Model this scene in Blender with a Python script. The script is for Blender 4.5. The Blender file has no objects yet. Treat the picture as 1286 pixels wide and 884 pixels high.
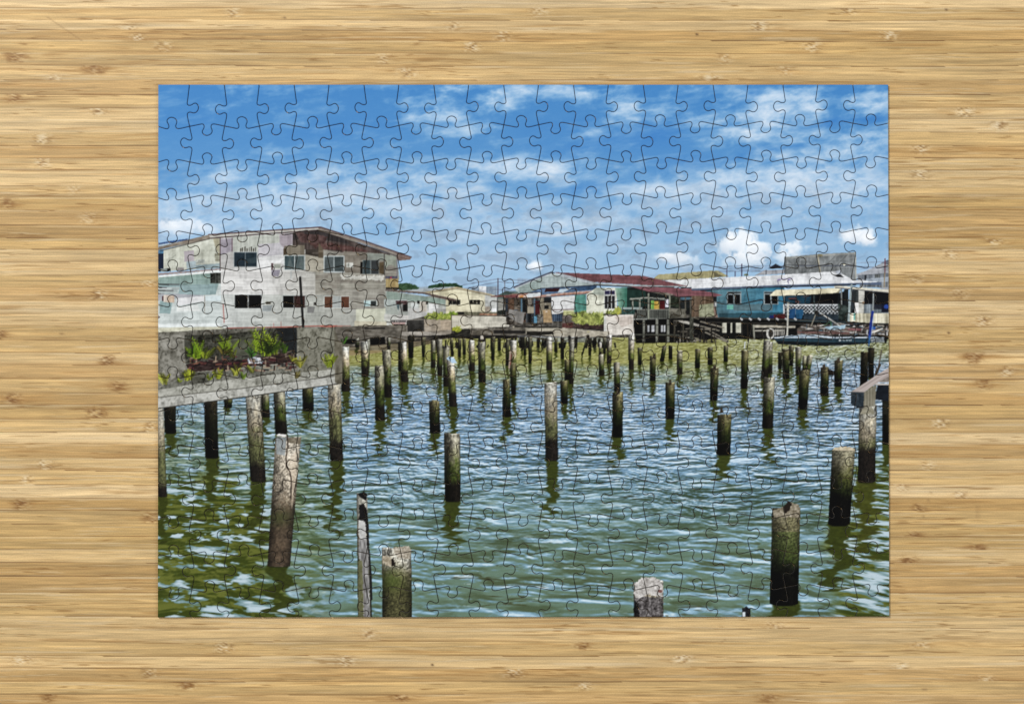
LIGHT_MAIN, LIGHT_FILL, LIGHT_WORLD = 96, 30, .30
# ---------------------------------------------------------------- printed picture, computed with numpy
import numpy as np, math, random
S = 2.0
OX, OY, PW, PH = 194, 102, 928, 678
BW, BH = int(PW*S), int(PH*S)
X, Y = np.meshgrid(OX + (np.arange(BW)+.5)/S, OY + (np.arange(BH)+.5)/S)
X = X.astype(np.float32); Y = Y.astype(np.float32)
IMG = np.zeros((BH, BW, 3), np.float32)
def C3(c): return np.array(c, np.float32)/255.
def _h(ix, iy, s):
    n = (ix.astype(np.int64)*374761393 + iy.astype(np.int64)*668265263 + s*144269504) & 0x7fffffff
    n = ((n ^ (n >> 13))*1274126177) & 0x7fffffff
    n = ((n ^ (n >> 15))*2246822519) & 0x7fffffff
    return ((n ^ (n >> 14)) & 0xffff).astype(np.float32)/65535.
def noise(x, y, s=0):
    ix = np.floor(x); iy = np.floor(y); fx = x-ix; fy = y-iy
    fx = fx*fx*(3-2*fx); fy = fy*fy*(3-2*fy)
    a = _h(ix, iy, s); b = _h(ix+1, iy, s); c = _h(ix, iy+1, s); d = _h(ix+1, iy+1, s)
    return a+(b-a)*fx+(c-a)*fy+(a-b-c+d)*fx*fy
def fbm(x, y, s=0, o=4, g=.5):
    t = 0; a = 1; w = 0
    for k in range(o):
        t = t+a*noise(x+k*17.3, y+k*9.1, s+k*7); w += a; a *= g; x = x*2.03; y = y*2.03
    return t/w
def sst(a, b, x):
    t = np.clip((x-a)/(b-a), 0, 1); return t*t*(3-2*t)
def mix(a, b, t):
    return a+(b-a)*t[..., None]
def sl(x0, y0, x1, y1):
    i0 = max(0, int((x0-OX)*S)-1); i1 = min(BW, int((x1-OX)*S)+2)
    j0 = max(0, int((y0-OY)*S)-1); j1 = min(BH, int((y1-OY)*S)+2)
    if i1 <= i0 or j1 <= j0: return None
    return (slice(j0, j1), slice(i0, i1))
def inside(pts, x, y):
    m = np.zeros(x.shape, bool); n = len(pts)
    for k in range(n):
        x0, y0 = pts[k]; x1, y1 = pts[(k+1) % n]
        if y0 == y1: continue
        c = ((y0 > y) != (y1 > y)) & (x < (x1-x0)*(y-y0)/(y1-y0)+x0)
        m ^= c
    return m
# textures: functions (x, y) -> array added to the colour (0..1)
def TN(sx, sy, amp, s=1, o=3): return lambda x, y: (fbm(x/sx, y/sy, s, o)-.5)[..., None]*2*amp
def TP(dy, amp, slope=0, s=3, dark=.5, run=30):
    def f(x, y):
        v = (y-slope*x)/dy; k = np.floor(v); fr = v-k
        j = np.floor(x/run+_h(k, k*0, s+1)*7)
        t = (_h(k, j, s)-.5)*2*amp - (fr < .22)*amp*dark
        return t[..., None]
    return f
def TV(dx, amp, s=5, dark=.6):
    def f(x, y):
        v = x/dx; k = np.floor(v); fr = v-k
        return ((_h(k, k*0, s)-.5)*2*amp - (fr < .3)*amp*dark)[..., None]
    return f
def grad(c0, c1, p0, p1):      # colour gradient along y from p0 to p1
    c0 = C3(c0); c1 = C3(c1)
    return lambda x, y: mix(c0, c1, np.clip((y-p0)/(p1-p0), 0, 1))
def gradx(c0, c1, p0, p1):
    c0 = C3(c0); c1 = C3(c1)
    return lambda x, y: mix(c0, c1, np.clip((x-p0)/(p1-p0), 0, 1))
def F(pts, col, *tex, a=1., jag=0, js=1.5):
    xs = [p[0] for p in pts]; ys = [p[1] for p in pts]
    r = sl(min(xs)-jag, min(ys)-jag, max(xs)+jag, max(ys)+jag)
    if r is None: return
    x = X[r]; y = Y[r]; xx, yy = x, y
    if jag:
        xx = x+(noise(x/js, y/js, 91)-.5)*2*jag; yy = y+(noise(x/js, y/js, 92)-.5)*2*jag
    m = inside(pts, xx, yy)
    c = col(x, y) if callable(col) else np.broadcast_to(C3(col), x.shape+(3,))
    for t in tex: c = c+t(x, y)
    m = m[..., None]*a
    IMG[r] = IMG[r]*(1-m)+np.clip(c, 0, 1)*m
def R(x0, y0, x1, y1, col, *tex, **k): F([(x0, y0), (x1, y0), (x1, y1), (x0, y1)], col, *tex, **k)
def L(pts, w, col, a=1.):
    c = C3(col)
    for (x0, y0), (x1, y1) in zip(pts[:-1], pts[1:]):
        r = sl(min(x0, x1)-w-1, min(y0, y1)-w-1, max(x0, x1)+w+1, max(y0, y1)+w+1)
        if r is None: continue
        x = X[r]; y = Y[r]; dx, dy = x1-x0, y1-y0; q = dx*dx+dy*dy or 1e-6
        t = np.clip(((x-x0)*dx+(y-y0)*dy)/q, 0, 1)
        d = np.hypot(x-x0-t*dx, y-y0-t*dy)
        m = np.clip((w/2-d)*S+.5, 0, 1)[..., None]*a*min(1, w*S)
        IMG[r] = IMG[r]*(1-m)+c*m
def E(cx, cy, rx, ry, col, a=1., *tex):
    r = sl(cx-rx, cy-ry, cx+rx, cy+ry)
    if r is None: return
    x = X[r]; y = Y[r]; m = ((((x-cx)/rx)**2+((y-cy)/ry)**2) < 1)[..., None]*a
    c = np.broadcast_to(C3(col), x.shape+(3,))
    for t in tex: c = c+t(x, y)
    IMG[r] = IMG[r]*(1-m)+np.clip(c, 0, 1)*m
def Z(x0, y0, s): return lambda *v: [(x0+v[i]/s, y0+v[i+1]/s) for i in range(0, len(v), 2)]
def ZR(zf, x0, y0, x1, y1, col, *tex, **k): F(zf(x0, y0, x1, y0, x1, y1, x0, y1), col, *tex, **k)

# ------------------------------------------------ sky
def paint_sky():
    r = sl(OX, OY, OX+PW, 425); x = X[r]; y = Y[r]
    t = (y-106)/255.
    base = mix(C3((70, 130, 190)), C3((98, 148, 198)), np.clip(t*1.8, 0, 1))
    base = mix(base, C3((146, 178, 208)), sst(.40, 1.05, t))
    wx = x+(fbm(x/45, y/30, 5)-.5)*26; wy = y+(fbm(x/50, y/25, 6)-.5)*16
    B = [(410,245,150,24,.62),(250,262,90,20,.5),(600,280,120,22,.4),(566,111,24,6,.8),(530,140,30,13,.7),(556,151,30,11,.8),(592,160,26,7,.7),(614,129,22,11,.8),(640,133,16,7,.8),
     (621,206,55,7,.6),(650,206,36,8,.8),(548,224,60,14,.6),(512,235,60,14,.5),(577,242,60,8,.55),(296,222,30,8,.7),(310,111,40,12,.35),
     (410,220,55,9,.4),(384,261,70,14,.5),(482,261,70,14,.55),(237,285,30,11,.8),(212,279,14,8,.6),(643,319,50,10,.4),(300,260,60,10,.3),
     (730,115,48,8,.85),(668,118,22,7,.7),(785,137,30,12,.7),(829,142,17,14,.65),(760,147,34,5,.4),(913,133,20,6,.7),(877,151,30,8,.75),
     (997,122,46,11,.9),(972,144,36,15,1.),(1015,133,20,19,.9),(1092,129,32,13,.9),(950,169,44,11,.85),(906,177,32,6,.5),(1000,173,34,9,.55),
     (1063,188,55,15,.8),(749,173,16,6,.7),(687,213,44,8,.9),(719,223,28,6,.6),(833,235,65,11,.7),(906,228,55,13,.7),(997,221,75,22,.85),
     (1070,225,55,26,.75),(723,279,65,8,.7),(697,295,34,3,.8),(880,262,90,14,.4),(1020,265,90,14,.4),(460,300,120,10,.2),(760,310,60,10,.3),
     (225,190,30,8,.25),(330,190,50,7,.25),(860,110,30,5,.3),(1105,200,20,6,.6)]
    cov = np.zeros_like(x)
    for cx, cy, rx, ry, a in B:
        d = ((wx-cx)/(rx*1.45))**2+((wy-cy+(.06*(wx-cx)))/(ry*1.75))**2
        cov = np.maximum(cov, a*np.exp(-d))
    u = x*.985-y*-.17; v = y*.985+x*.12
    n = fbm(u/46+fbm(x/30, y/15, 9)*1.2, v/11, 11, 5, .55)
    n2 = fbm(u/14, v/5, 31, 4, .6)
    low = sst(180, 290, y)*.29
    n3 = fbm(wx/9+n*3, wy/6, 35, 5, .62); n4 = fbm(wx/24, wy/14, 36, 5, .6)
    c = np.clip(sst(.16, 1.02, cov*.66+(n-.5)*.85+(n4-.5)*.8+low*1.1+.20)*.88+(n2-.5)*.30*(cov+.3)+(n3-.5)*.30*(cov+.2), 0, 1)
    c = np.maximum(c, .25*sst(.5, .75, n))
    img = mix(base, mix(C3((160, 186, 214)), C3((212, 221, 233)), np.clip(cov*.8+(n3-.42)*.6-.25*sst(220, 330, y), 0, 1)), c*.92)
    img = img*(1-.10*sst(.5, .75, n4)*sst(170, 300, y))[..., None]
    # deeper blue openings
    for cx, cy, rx, ry, a in [(1098,152,30,6,.8),(1035,156,30,5,.7),(760,182,80,15,.45),(825,172,36,22,.6),(860,205,60,12,.4),(700,160,50,12,.4),
                              (420,165,90,18,.35),(240,150,50,20,.25),(730,238,50,8,.45),(950,118,14,7,.5),(985,187,34,4,.45),(940,196,30,5,.4)]:
        d = ((wx-cx)/rx)**2+((wy-cy+.1*(wx-cx))/ry)**2
        img = mix(img, C3((62, 124, 192)), a*np.exp(-d*1.2)*np.clip(1.2-n2*.7, 0, 1))
    # cumulus
    for cx, cy, rx, ry, a in [(931,305,22,15,1),(912,308,12,12,.8),(946,316,18,14,.9),(935,328,24,10,.7),(960,312,9,9,.7),(997,312,15,8,.9),(985,322,12,9,.8),(1078,296,20,10,1),(1092,302,12,7,1),
                              (1062,300,8,6,.6),(672,334,9,7,1),(847,324,20,7,.7),(862,330,18,8,.4),(232,284,24,9,.6),(214,286,12,8,.6),(838,322,8,5,.7),(262,290,18,7,.4)]:
        nn = fbm(x/7, y/7, 77, 4, .55)
        d = np.sqrt(((x-cx)/rx)**2+((y-cy)/ry)**2)
        k = a*sst(1.45, .45, d+(nn-.5)*1.5)
        shade = mix(C3((184, 196, 212)), C3((240, 243, 247)), np.clip(.75-(y-cy)/ry*.45+(nn-.5)*.9, 0, 1))
        img = img*(1-k[..., None]*.86)+shade*k[..., None]*.86
    img = img+((noise(x*2, y*2, 3)-.5)*.012)[..., None]
    IMG[r] = np.clip(img, 0, 1)

# ------------------------------------------------ water
def water_fields():
    h = np.maximum(Y-352, 40.)
    z = 1000./h; u = (X-640)/h
    wob = (fbm(u*3.2, z*2.2, 41, 3)-.5)
    n = fbm(u*10.5+wob*3.2, z*15+wob*3.2+u*1.8, 42, 5, .52)
    n_ = fbm(u*10.5+wob*3.2, (z+.018)*15+wob*3.2+u*1.8, 42, 5, .52)
    sl_ = (n-n_)*5.2
    return h, z, u, n, sl_, wob
def paint_water():
    global WN
    h, z, u, n, sp, wob = water_fields()
    r = (slice(int((415-OY)*S), BH), slice(0, BW))
    h = h[r]; z = z[r]; u = u[r]; n = n[r]; sp = sp[r]; x = X[r]; y = Y[r]
    big = fbm(u*2.2, z*2, 55, 3)
    t = np.clip((y-470)/300, 0, 1)
    dark = mix(C3((76, 86, 84)), C3((62, 80, 62)), sst(0, .5, t))
    body = mix(C3((96, 126, 156)), C3((98, 120, 110)), sst(.15, .95, t))
    blue = mix(C3((132, 166, 204)), C3((116, 152, 168)), t)
    lite = mix(C3((198, 214, 232)), C3((172, 198, 212)), t)
    fine = fbm(u*16+n*2, z*34+u*4, 57, 3, .6)-.5
    q = .49+sp*(.54-.06*t)+(n-.5)*.5+(big-.5)*.35+fine*(.50-.30*t)
    img = mix(dark, body, sst(.20, .46, q)); img = mix(img, blue, sst(.46, .62, q)); img = mix(img, lite, sst(.62, .84, q))
    wv = wob_(u, z)
    lo = fbm(u*8.5+wv*4.5, z*17+u*3.0+wv*3., 43, 5, .48); lo2 = fbm(u*8.5+wv*4.5, (z+.02)*17+u*3.0+wv*3., 43, 5, .48)
    s2 = (lo-lo2)*4.2; g = (n-.5)*.45+(big-.5)*.55+s2*.85
    near = mix(C3((84, 98, 74)), C3((104, 126, 110)), sst(.25, .6, lo+sp*.10+fine*.16))
    near = mix(near, C3((112, 144, 158)), sst(-.22, .38, g+sp*.12+fine*.2)); near = mix(near, C3((146, 178, 200)), sst(.16, .62, g+sp*.24+fine*.3)*.85)
    near = mix(near, C3((206, 222, 230)), sst(.62, 1.0, g+sp*.4+fine*.5)*.7)
    img = mix(img, near, sst(.35, .80, t+(big-.5)*.3))
    rd = 1-np.abs(2*fbm(u*5+n*1.5, z*26+u*3, 44, 3, .5)-1)
    img = mix(img, C3((204, 220, 230)), sst(.93, .985, rd)*sst(.50, .62, fbm(u*9, z*30, 62, 3))*sst(.50, .6, q+s2*.2)*(.7-.2*t))
    rd = 1-np.abs(2*fbm(u*3.5+lo, z*24+u*2, 45, 3, .5)-1)
    img = mix(img, mix(C3((44, 50, 48)), C3((70, 68, 36)), t), sst(.93, .985, rd)*sst(.56, .66, fbm(u*5, z*22, 61, 3))*(.85-.2*t))
    # yellow-olive far water
    far = sst(505, 440, y+(fbm(x/30, y/6, 65)-.5)*50)*sst(1040, 960, x-0*(y))*.9+sst(462, 440, y)*.9
    far = np.clip(far, 0, 1)
    q = .5+(q-.5)*(1-.45*far); oliv = mix(C3((118, 116, 58)), C3((170, 168, 104)), sst(.25, .75, q))
    oliv = mix(oliv, C3((190, 196, 190)), sst(.72, .95, q)*.7)
    img = mix(img, oliv, far*.92)
    hi = sst(860, 960, x)*sst(570, 470, y)
    img = mix(img, C3((205, 215, 228)), hi*sst(.42, .7, q)*.55)
    img = mix(img, C3((60, 66, 62)), hi*sst(.40, .25, q)*.7)
    # dark olive mirrored shade, lower left and lower right
    e = fbm(u*2.5, z*3, 71, 3)-.5
    m1 = sst(20, -30, (x-198)-(150+(y-600)*.35)+e*150)*sst(575, 612, y+e*50)
    m1 = np.maximum(m1, sst(470, 560, y)*sst(445, 400, x+e*60)*.45)
    m2 = sst(-10, 24, x-(1052-(y-640)*.15)+e*110)*sst(560, 600, y+e*30)
    m = np.maximum(m1, m2)
    nn = fbm(u*14+wobr(u, z)*3.4, z*23+u*9+wobr(u, z)*1.5, 73, 4, .5)
    gap = sst(.485, .565, fine*.10-.012+ nn+sp*.12-.045*sst(590, 650, y)*(1-sst(700, 775, y)*.6)+.07*sst(690, 775, y)*sst(230, 400, x)*(x < 600)+.03*(x > 900))
    dk = mix(C3((66, 76, 24)), C3((104, 110, 50)), sst(.25, .75, n+sp*.3+fine*.4))
    bright = mix(C3((102, 130, 132)), C3((172, 190, 200)), sst(.53, .72, nn+fine*.16))
    left = mix(dk, bright, gap)
    img = mix(img, left, np.clip(m, 0, 1))
    img = img+((noise(x*1.5, y*1.5, 8)-.5)*.03)[..., None]
    IMG[r] = np.clip(img, 0, 1)
def wob_(u, z): return fbm(u*2.6, z*2.4, 49, 3)-.5
def wobr(u, z): return fbm(u*3, z*3, 47, 3)-.5
def reflect(xl, xr, yb, ln, col=(72, 80, 24), a=.95):
    r = sl(xl-14, yb-2, xr+14, yb+ln)
    if r is None: return
    x = X[r]; y = Y[r]; h = np.maximum(y-352, 40); z = 1000/h; u = (x-640)/h
    t = np.clip((y-yb)/ln, 0, 1)
    w = (fbm(u*1.2, z*19, 42, 3, .5)-.5)
    xc = (xl+xr)/2; hw = (xr-xl)/2
    d = np.abs(x-xc+w*hw*(5.2+2.5*t)*(t+.10))/(hw*(1-.25*t))
    brk = fbm(u*4, z*26, 82, 3, .6)
    m = sst(1.12, .85, d+t*.15)*sst(t-.15, t+.05, brk+.28)*sst(1.04, .8, t)*a
    c = mix(C3([v*.72 for v in col]), C3(col), fbm(x/4, y/2, 4))
    IMG[r] = IMG[r]*(1-m[..., None])+c*m[..., None]

# ------------------------------------------------ timber and concrete posts
SHADE = ((0, .12, .30, .52, .72, .9, 1), (.34, .40, .58, .95, 1.14, 1.0, .70), (.55, .70, .88, 1.02, 1.10, .98, .74))
def post(xl, xr, yt, xl2, xr2, yb, kind='g', refl=.7, seed=0, wet=None):
    w = xr-xl
    jt = .06*w+.5
    r = sl(min(xl, xl2)-1, yt-jt-1, max(xr, xr2)+1, yb+w*.2+1)
    if r is None: return
    if refl: reflect(xl2, xr2, yb-1, max(12, (yb-yt)*refl*1.3))
    x = X[r]; y = Y[r]; t = np.clip((y-yt)/(yb-yt), 0, 1)
    a = xl+(xl2-xl)*t; b = xr+(xr2-xr)*t; q = (x-a)/(b-a)
    topj = yt+(noise(q*4+seed*3.1, q*0+seed, 7)-.4)*jt*1.6
    botj = yb+w*.10*np.sqrt(np.clip(1-(2*q-1)**2, 0, 1))
    m = (q > 0) & (q < 1) & (y > topj) & (y < botj)
    n = fbm(x/max(2., w*.22), y/max(3., w*.4), 100+seed, 4, .6)
    n2 = fbm(x/1.3, y/1.8, 140+seed, 3, .6)
    P = {'g': ((158,154,138),(122,120,98),(66,76,34),(30,26,20)), 'l': ((206,203,192),(184,170,144),(92,98,52),(40,34,28)),
         'd': ((58,52,38),(36,36,22),(22,24,14),(13,12,11)), 'm': ((118,112,84),(74,76,42),(36,44,18),(15,14,12)),
         'c': ((164,162,152),(148,139,120),(92,94,64),(38,33,29)), 'w': ((178,170,156),(164,154,138),(140,132,116),(100,94,82))}[kind]
    tt = t+(n-.5)*.35
    c = mix(C3(P[0]), C3(P[1]), sst(.08, .38, tt)); c = mix(c, C3(P[2]), sst(.34, .60, tt))
    wt = .74 if wet is None else wet
    c = mix(c, C3(P[3]), sst(wt-.07, wt+.05, t+(n-.5)*.14))
    sh = np.interp(np.clip(q, 0, 1), SHADE[0], SHADE[2] if kind in 'cw' else SHADE[1]).astype(np.float32)
    c = c*sh[..., None]*(1+((n-.5)*.55+(n2-.5)*(.45+.025*w))[..., None])
    if w > 9: c = c*(1-.30*sst(.58, .70, fbm(x/(w*.16), y/(w*.5), 170+seed, 3, .6)))[..., None]
    c = np.where((y < topj+max(1., w*.06))[..., None], c*1.25+.04, c)
    m = m[..., None]
    IMG[r] = np.where(m, np.clip(c, 0, 1), IMG[r])
    if w > 9: L([(xl2+w*.1, yb+w*.1), (xr2-w*.1, yb+w*.1)], 1., (24, 26, 14), .5)

def fern(cx, cy, s, n, col, seed, spread=1.25, dark=.6):
    rr = random.Random(seed)
    for k in range(n):
        a = -math.pi/2+(rr.random()-.5)*2*spread; l = s*(.6+.5*rr.random()); bend = (rr.random()-.5)*.6+(.5 if math.cos(a) > 0 else -.5)*.7
        f = (dark+(1.25-dark)*rr.random())*.80; c = [min(255, v*f) for v in col]
        px, py = cx+(rr.random()-.5)*s*.4, cy; pts = [(px, py)]; st = 7
        for i in range(st):
            px += math.cos(a)*l/st; py += math.sin(a)*l/st; a += bend/st; pts.append((px, py))
        L(pts, .8, c)
        for i in range(1, st+1):
            qx, qy = pts[i]; da = math.atan2(pts[i][1]-pts[i-1][1], pts[i][0]-pts[i-1][0]); ll = l*.19*(1-abs(i/st-.45))
            for sg in (-1, 1): L([(qx, qy), (qx+math.cos(da+sg*.9)*ll, qy+math.sin(da+sg*.9)*ll)], .6, [min(255, v*(f+.12*sg)) for v in col])
def bush(cx, cy, rx, ry, cols, n, seed):
    rr = random.Random(seed)
    for k in range(n):
        a = rr.random()*6.28; q = rr.random()**.5; x = cx+math.cos(a)*rx*q; y = cy+math.sin(a)*ry*q
        c = rr.choice(cols); b = rr.random()*3.1
        L([(x, y), (x+math.cos(b)*2.2, y-abs(math.sin(b))*2.6)], 1.1, c)
def window(zf, x0, y0, x1, y1, cols, frame=(190, 195, 195), fw=.7, *tex):
    ZR(zf, x0, y0, x1, y1, frame)
    (ax, ay), (bx, by) = zf(x0, y0, x1, y1); n = len(cols); w = (bx-ax-fw)/n
    for k, c in enumerate(cols): R(ax+fw+w*k, ay+fw, ax+w*(k+1), by-fw, c, TN(3, 5, .05, 12), *tex)
def clutter(x0, y0, x1, y1, n, cols, seed, lw=(.6, 1.6), ln=(2, 9), vert=.5):
    rr = random.Random(seed)
    for k in range(n):
        x = x0+(x1-x0)*rr.random(); y = y0+(y1-y0)*rr.random(); l = ln[0]+(ln[1]-ln[0])*rr.random()
        if rr.random() < vert: a = math.pi/2+(rr.random()-.5)*.3
        else: a = (rr.random()-.5)*.5
        x2 = min(x1, max(x0, x+math.cos(a)*l)); y2 = min(y1, max(y0, y+math.sin(a)*l))
        L([(x, y), (x2, y2)], lw[0]+(lw[1]-lw[0])*rr.random(), rr.choice(cols))

def paint_far():
    c6 = Z(420, 256, 5.2); c7 = Z(650, 256, 5.2); c8 = Z(880, 256, 5.2)
    grn = [(50, 88, 52), (74, 118, 62), (38, 70, 48), (96, 136, 70)]
    F(c6(418,520, 460,515, 520,528, 560,548, 560,570, 418,570), (62, 104, 62), TN(3, 2, .12, 4), jag=.8)
    F(c6(595,560, 620,535, 700,518, 790,520, 835,535, 840,560), (46, 86, 54), TN(3, 2, .12, 5), jag=.8)
    F(c6(550,545, 610,540, 610,570, 550,570), (150, 172, 190))
    # far towers and wires
    ZR(c6, 895, 542, 1060, 600, (140, 162, 184), TV(2.4, .06)); ZR(c6, 945, 538, 990, 585, (214, 220, 226), TV(2, .05))
    for y0, y1 in ((520, 490), (545, 510), (575, 560)): L(c6(840, y0+10, 1070, y1, 1248, y1+12), .5, (80, 90, 130), .7)
    L(c6(1068, 488, 1068, 610), 1., (84, 60, 80)); L(c6(1112, 505, 1112, 610), .7, (84, 70, 90), .8)
    for k in range(4): L(c7(0, 488+k*9, 90, 494+k*6), .4, (70, 80, 120), .6)
    # hill line on the right
    F(c6(1060,600, 1120,570, 1248,575, 1248,620, 1060,620), (84, 112, 104), TN(3, 2, .1, 5))

def paint_house_left():
    c5 = Z(190, 256, 5.2); c6 = Z(420, 256, 5.2); a2 = Z(196, 280, 9.825); a3 = Z(300, 280, 9.825); a4 = Z(400, 280, 9.825); a5 = Z(196, 350, 10.717)
    F(c5(20,262, 130,242, 240,228, 240,245, 20,290), (52, 96, 168)); F(c5(20,272, 200,245, 200,252, 20,285), (170, 196, 222))
    ZR(c5, 20, 298, 84, 330, (64, 136, 190)); ZR(c5, 20, 325, 82, 445, (18, 44, 84), TN(4, 6, .05))
    # body of the upper left wing
    F(c5(80,300, 380,225, 455,225, 455,418, 80,442), (202, 202, 184), TV(4.6, .03), TN(10, 8, .08, 9), TN(2, 3, .04, 2))
    F(a2(345,350, 465,340, 470,470, 350,480), (176, 160, 172), TN(5, 5, .05)); F(a2(490,455, 600,450, 600,500, 490,510), (170, 174, 166), TN(2, 1.5, .18))
    F(a2(370,480, 490,470, 490,560, 380,570), (164, 184, 196)); F(a2(490,520, 790,500, 790,560, 490,580), (146, 168, 178), TN(8, 3, .08))
    F(a2(720,380, 790,370, 790,480, 730,480), (160, 156, 132), TP(1.4, .1)); L(a2(150,470, 250,390), .5, (110, 110, 110), .5)
    F(a2(700,190, 780,190, 780,380, 740,330), (186, 174, 140), TN(5, 8, .08))
    F(a2(55,565, 180,560, 180,600, 60,605), (140, 150, 150)); ZR(a2, 140, 562, 180, 598, (30, 30, 26)); F(a2(260,550, 345,550, 345,590, 260,590), (150, 140, 140), TN(2, 1, .1))
    # lower left wing
    F(c5(20,478, 385,450, 462,445, 470,812, 20,828), (194, 203, 204), TP(4.4, .03, -.01, 6, .8), TN(14, 8, .05, 3))
    F(a2(-20,680, 300,650, 820,610, 740,860, 600,884, -20,884), grad((134, 166, 156), (140, 170, 172), 345, 368), TP(4, .035, -.02, 6), TV(3.2, .02))
    F(a5(-5,95, 820,75, 805,215, 480,225, -5,200), (140, 172, 178), TP(4, .03, -.01, 7, .9))
    F(a5(-5,210, 300,205, 640,225, 640,250, 270,265, -5,300), (168, 168, 180))
    F(a5(-5,120, 320,110, 300,200, -5,210), (176, 188, 190), TP(2.6, .07, 0, 8))
    for yy, l, w in ((76, 310, 1.5), (118, 140, 1.8), (158, 230, 1.4), (200, 110, .7)): L(a5(-5, yy, l*.55, yy+2), w, (42, 34, 36)); L(a5(l*.5, yy+1, l, yy+4), w*.6, (96, 84, 90))
    ZR(c5, 385, 450, 458, 521, (72, 74, 66), TV(1.4, .1), TN(3, 3, .16))
    F(c5(20,472, 300,446, 460,425, 480,440, 460,447, 20,482), (226, 228, 230)); F(c5(20,456, 460,422, 462,430, 20,470), (168, 142, 140), TN(6, 2, .12))
    F(a5(280,262, 650,235, 650,300, 280,370), (222, 218, 224), TP(2.8, .02)); F(a5(280,385, 560,350, 600,440, 280,440), (224, 226, 226), TN(6, 3, .04))
    F(a5(660,235, 760,232, 880,228, 890,300, 670,300), (202, 220, 230)); L(a5(655,225, 655,440), .7, (150, 138, 120))
    F(a5(50,300, 225,300, 190,470, 45,465), (140, 174, 178), TP(4, .02)); ZR(a5, 100, 222, 235, 318, (224, 202, 186)); ZR(a5, 150, 235, 245, 322, (222, 182, 152), TV(1.2, .03)); ZR(a5, 80, 238, 104, 298, (110, 40, 50))
    L(a5(10,515, 42,518), 2, (60, 20, 40)); E(*a5(135,623)[0], .8, .8, (130, 110, 110))
    F(a5(-5,610, 860,600, 860,645, -5,655), (226, 232, 236)); F(a5(-5,660, 880,645, 940,660, 940,680, -5,725), (206, 200, 170), TN(5, 1.5, .12))
    # main wall
    F(c5(450,218, 760,195, 1100,165, 1248,215, 1500,310, 1610,345, 1610,815, 1248,792, 495,812, 462,812, 455,420), gradx((206, 202, 202), (158, 150, 138), 340, 425), TP(3.5, .05, 0, 9, .9, 24), TN(18, 6, .05, 21), TN(1.6, 1.6, .02, 2))
    F(c5(455,430, 860,430, 1120,470, 1120,600, 455,590), gradx((220, 214, 214), (178, 172, 162), 330, 415), TP(3.6, .055, 0, 19, .8, 18))
    F(c5(455,590, 1500,600, 1500,800, 495,812, 462,812), gradx((204, 206, 204), (170, 168, 158), 290, 440), TP(3.7, .035, 0, 29, .8, 30))
    F(c5(700,300, 865,300, 865,395, 700,430), (214, 210, 214), TP(3.4, .02)); F(a3(230,470, 560,440, 420,580, 240,575), (232, 228, 232), TP(3.4, .015))
    F(c5(530,215, 835,200, 838,255, 700,265, 690,315, 535,315), (190, 192, 182), TV(2.3, .035)); F(c5(450,230, 532,226, 532,310, 452,335), (172, 158, 176), TP(3.6, .02))
    F(c5(452,335, 535,310, 535,430, 455,430), (190, 184, 184), TP(3.4, .03)); F(c5(836,200, 922,192, 922,262, 865,292, 838,262), (168, 150, 164), TV(2.3, .03)); F(c5(700,265, 838,255, 865,290, 865,330, 700,350), (196, 188, 200), TP(3.4, .02))
    ZR(c5, 447, 218, 453, 440, (92, 62, 66)); ZR(c5, 526, 224, 531, 312, (120, 84, 96))
    for k in range(8): ZR(c5, 580+k*14, 290-(k % 3)*5, 587+k*14, 318, (66, 52, 36))
    # brown gable end
    F(c5(922,192, 1100,168, 1150,180, 1260,228, 1400,275, 1560,330, 1560,350, 1410,335, 1250,318, 1130,300, 1000,300, 1000,275, 922,275), (98, 80, 74), TV(2.2, .06), TN(6, 5, .09, 15))
    F(c5(925,195, 1100,172, 1260,232, 1300,262, 1120,235, 1000,225, 925,240), (70, 62, 62), TV(2.2, .05))
    F(a4(-150,230, 60,240, 220,260, 420,290, 620,340, 600,360, 200,340, -60,300), (118, 66, 60), TN(3, 3, .15, 17), TV(2.2, .05), jag=1.6, a=.7)
    F(a3(700,120, 1000,150, 1100,170, 1050,260, 760,240), (106, 72, 68), TN(3, 5, .14, 18), jag=1)
    F(c5(1005,300, 1120,300, 1120,352, 1005,335), (92, 80, 68), TP(2.2, .06)); F(c5(868,275, 1000,270, 1000,338, 868,338), (142, 130, 108), TV(2.4, .05)); ZR(c5, 864, 290, 880, 340, (104, 82, 50))
    F(c5(1005,330, 1130,360, 1130,450, 1005,440), (182, 170, 150), TP(3.4, .03))
    F(a4(310,350, 800,380, 820,640, 310,610), (134, 124, 108), TP(3, .06), TN(5, 5, .06)); F(a4(600,370, 815,385, 815,470, 600,450), (144, 150, 140), TN(6, 6, .06))
    F(a4(0,240, 60,330, 60,430, 0,430), (120, 104, 80), TP(2.4, .07))
    # stained lower siding of the shaded side
    F(a4(-40,610, 310,615, 740,640, 820,650, 820,884, -40,884), (156, 148, 134), TP(3.2, .055, 0, 33, .8, 16), TN(9, 4, .07, 23))
    F(a4(270,640, 500,650, 720,650, 820,640, 800,720, 660,700, 400,690, 280,700), (206, 200, 190), TN(4, 3, .09), jag=1.5)
    F(c6(0,560, 335,560, 335,700, 200,690, 0,700), (166, 158, 146), TP(3.4, .05, 0, 39, .8, 16), TN(8, 4, .06, 24)); F(c6(-60,690, 145,690, 145,800, -60,800), (176, 174, 166), TP(4, .03))
    F(c6(140,690, 340,682, 340,785, 140,790), (208, 206, 178), TN(8, 6, .05)); F(c6(130,765, 345,770, 345,805, 130,805), (206, 192, 160), TN(3, 2, .1))
    # windows
    window(c5, 536, 313, 694, 414, [(32, 58, 76), (34, 62, 78)], (196, 200, 204), .8); F(c5(625,360, 690,345, 690,385, 630,390), (70, 90, 96), a=.6)
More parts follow.
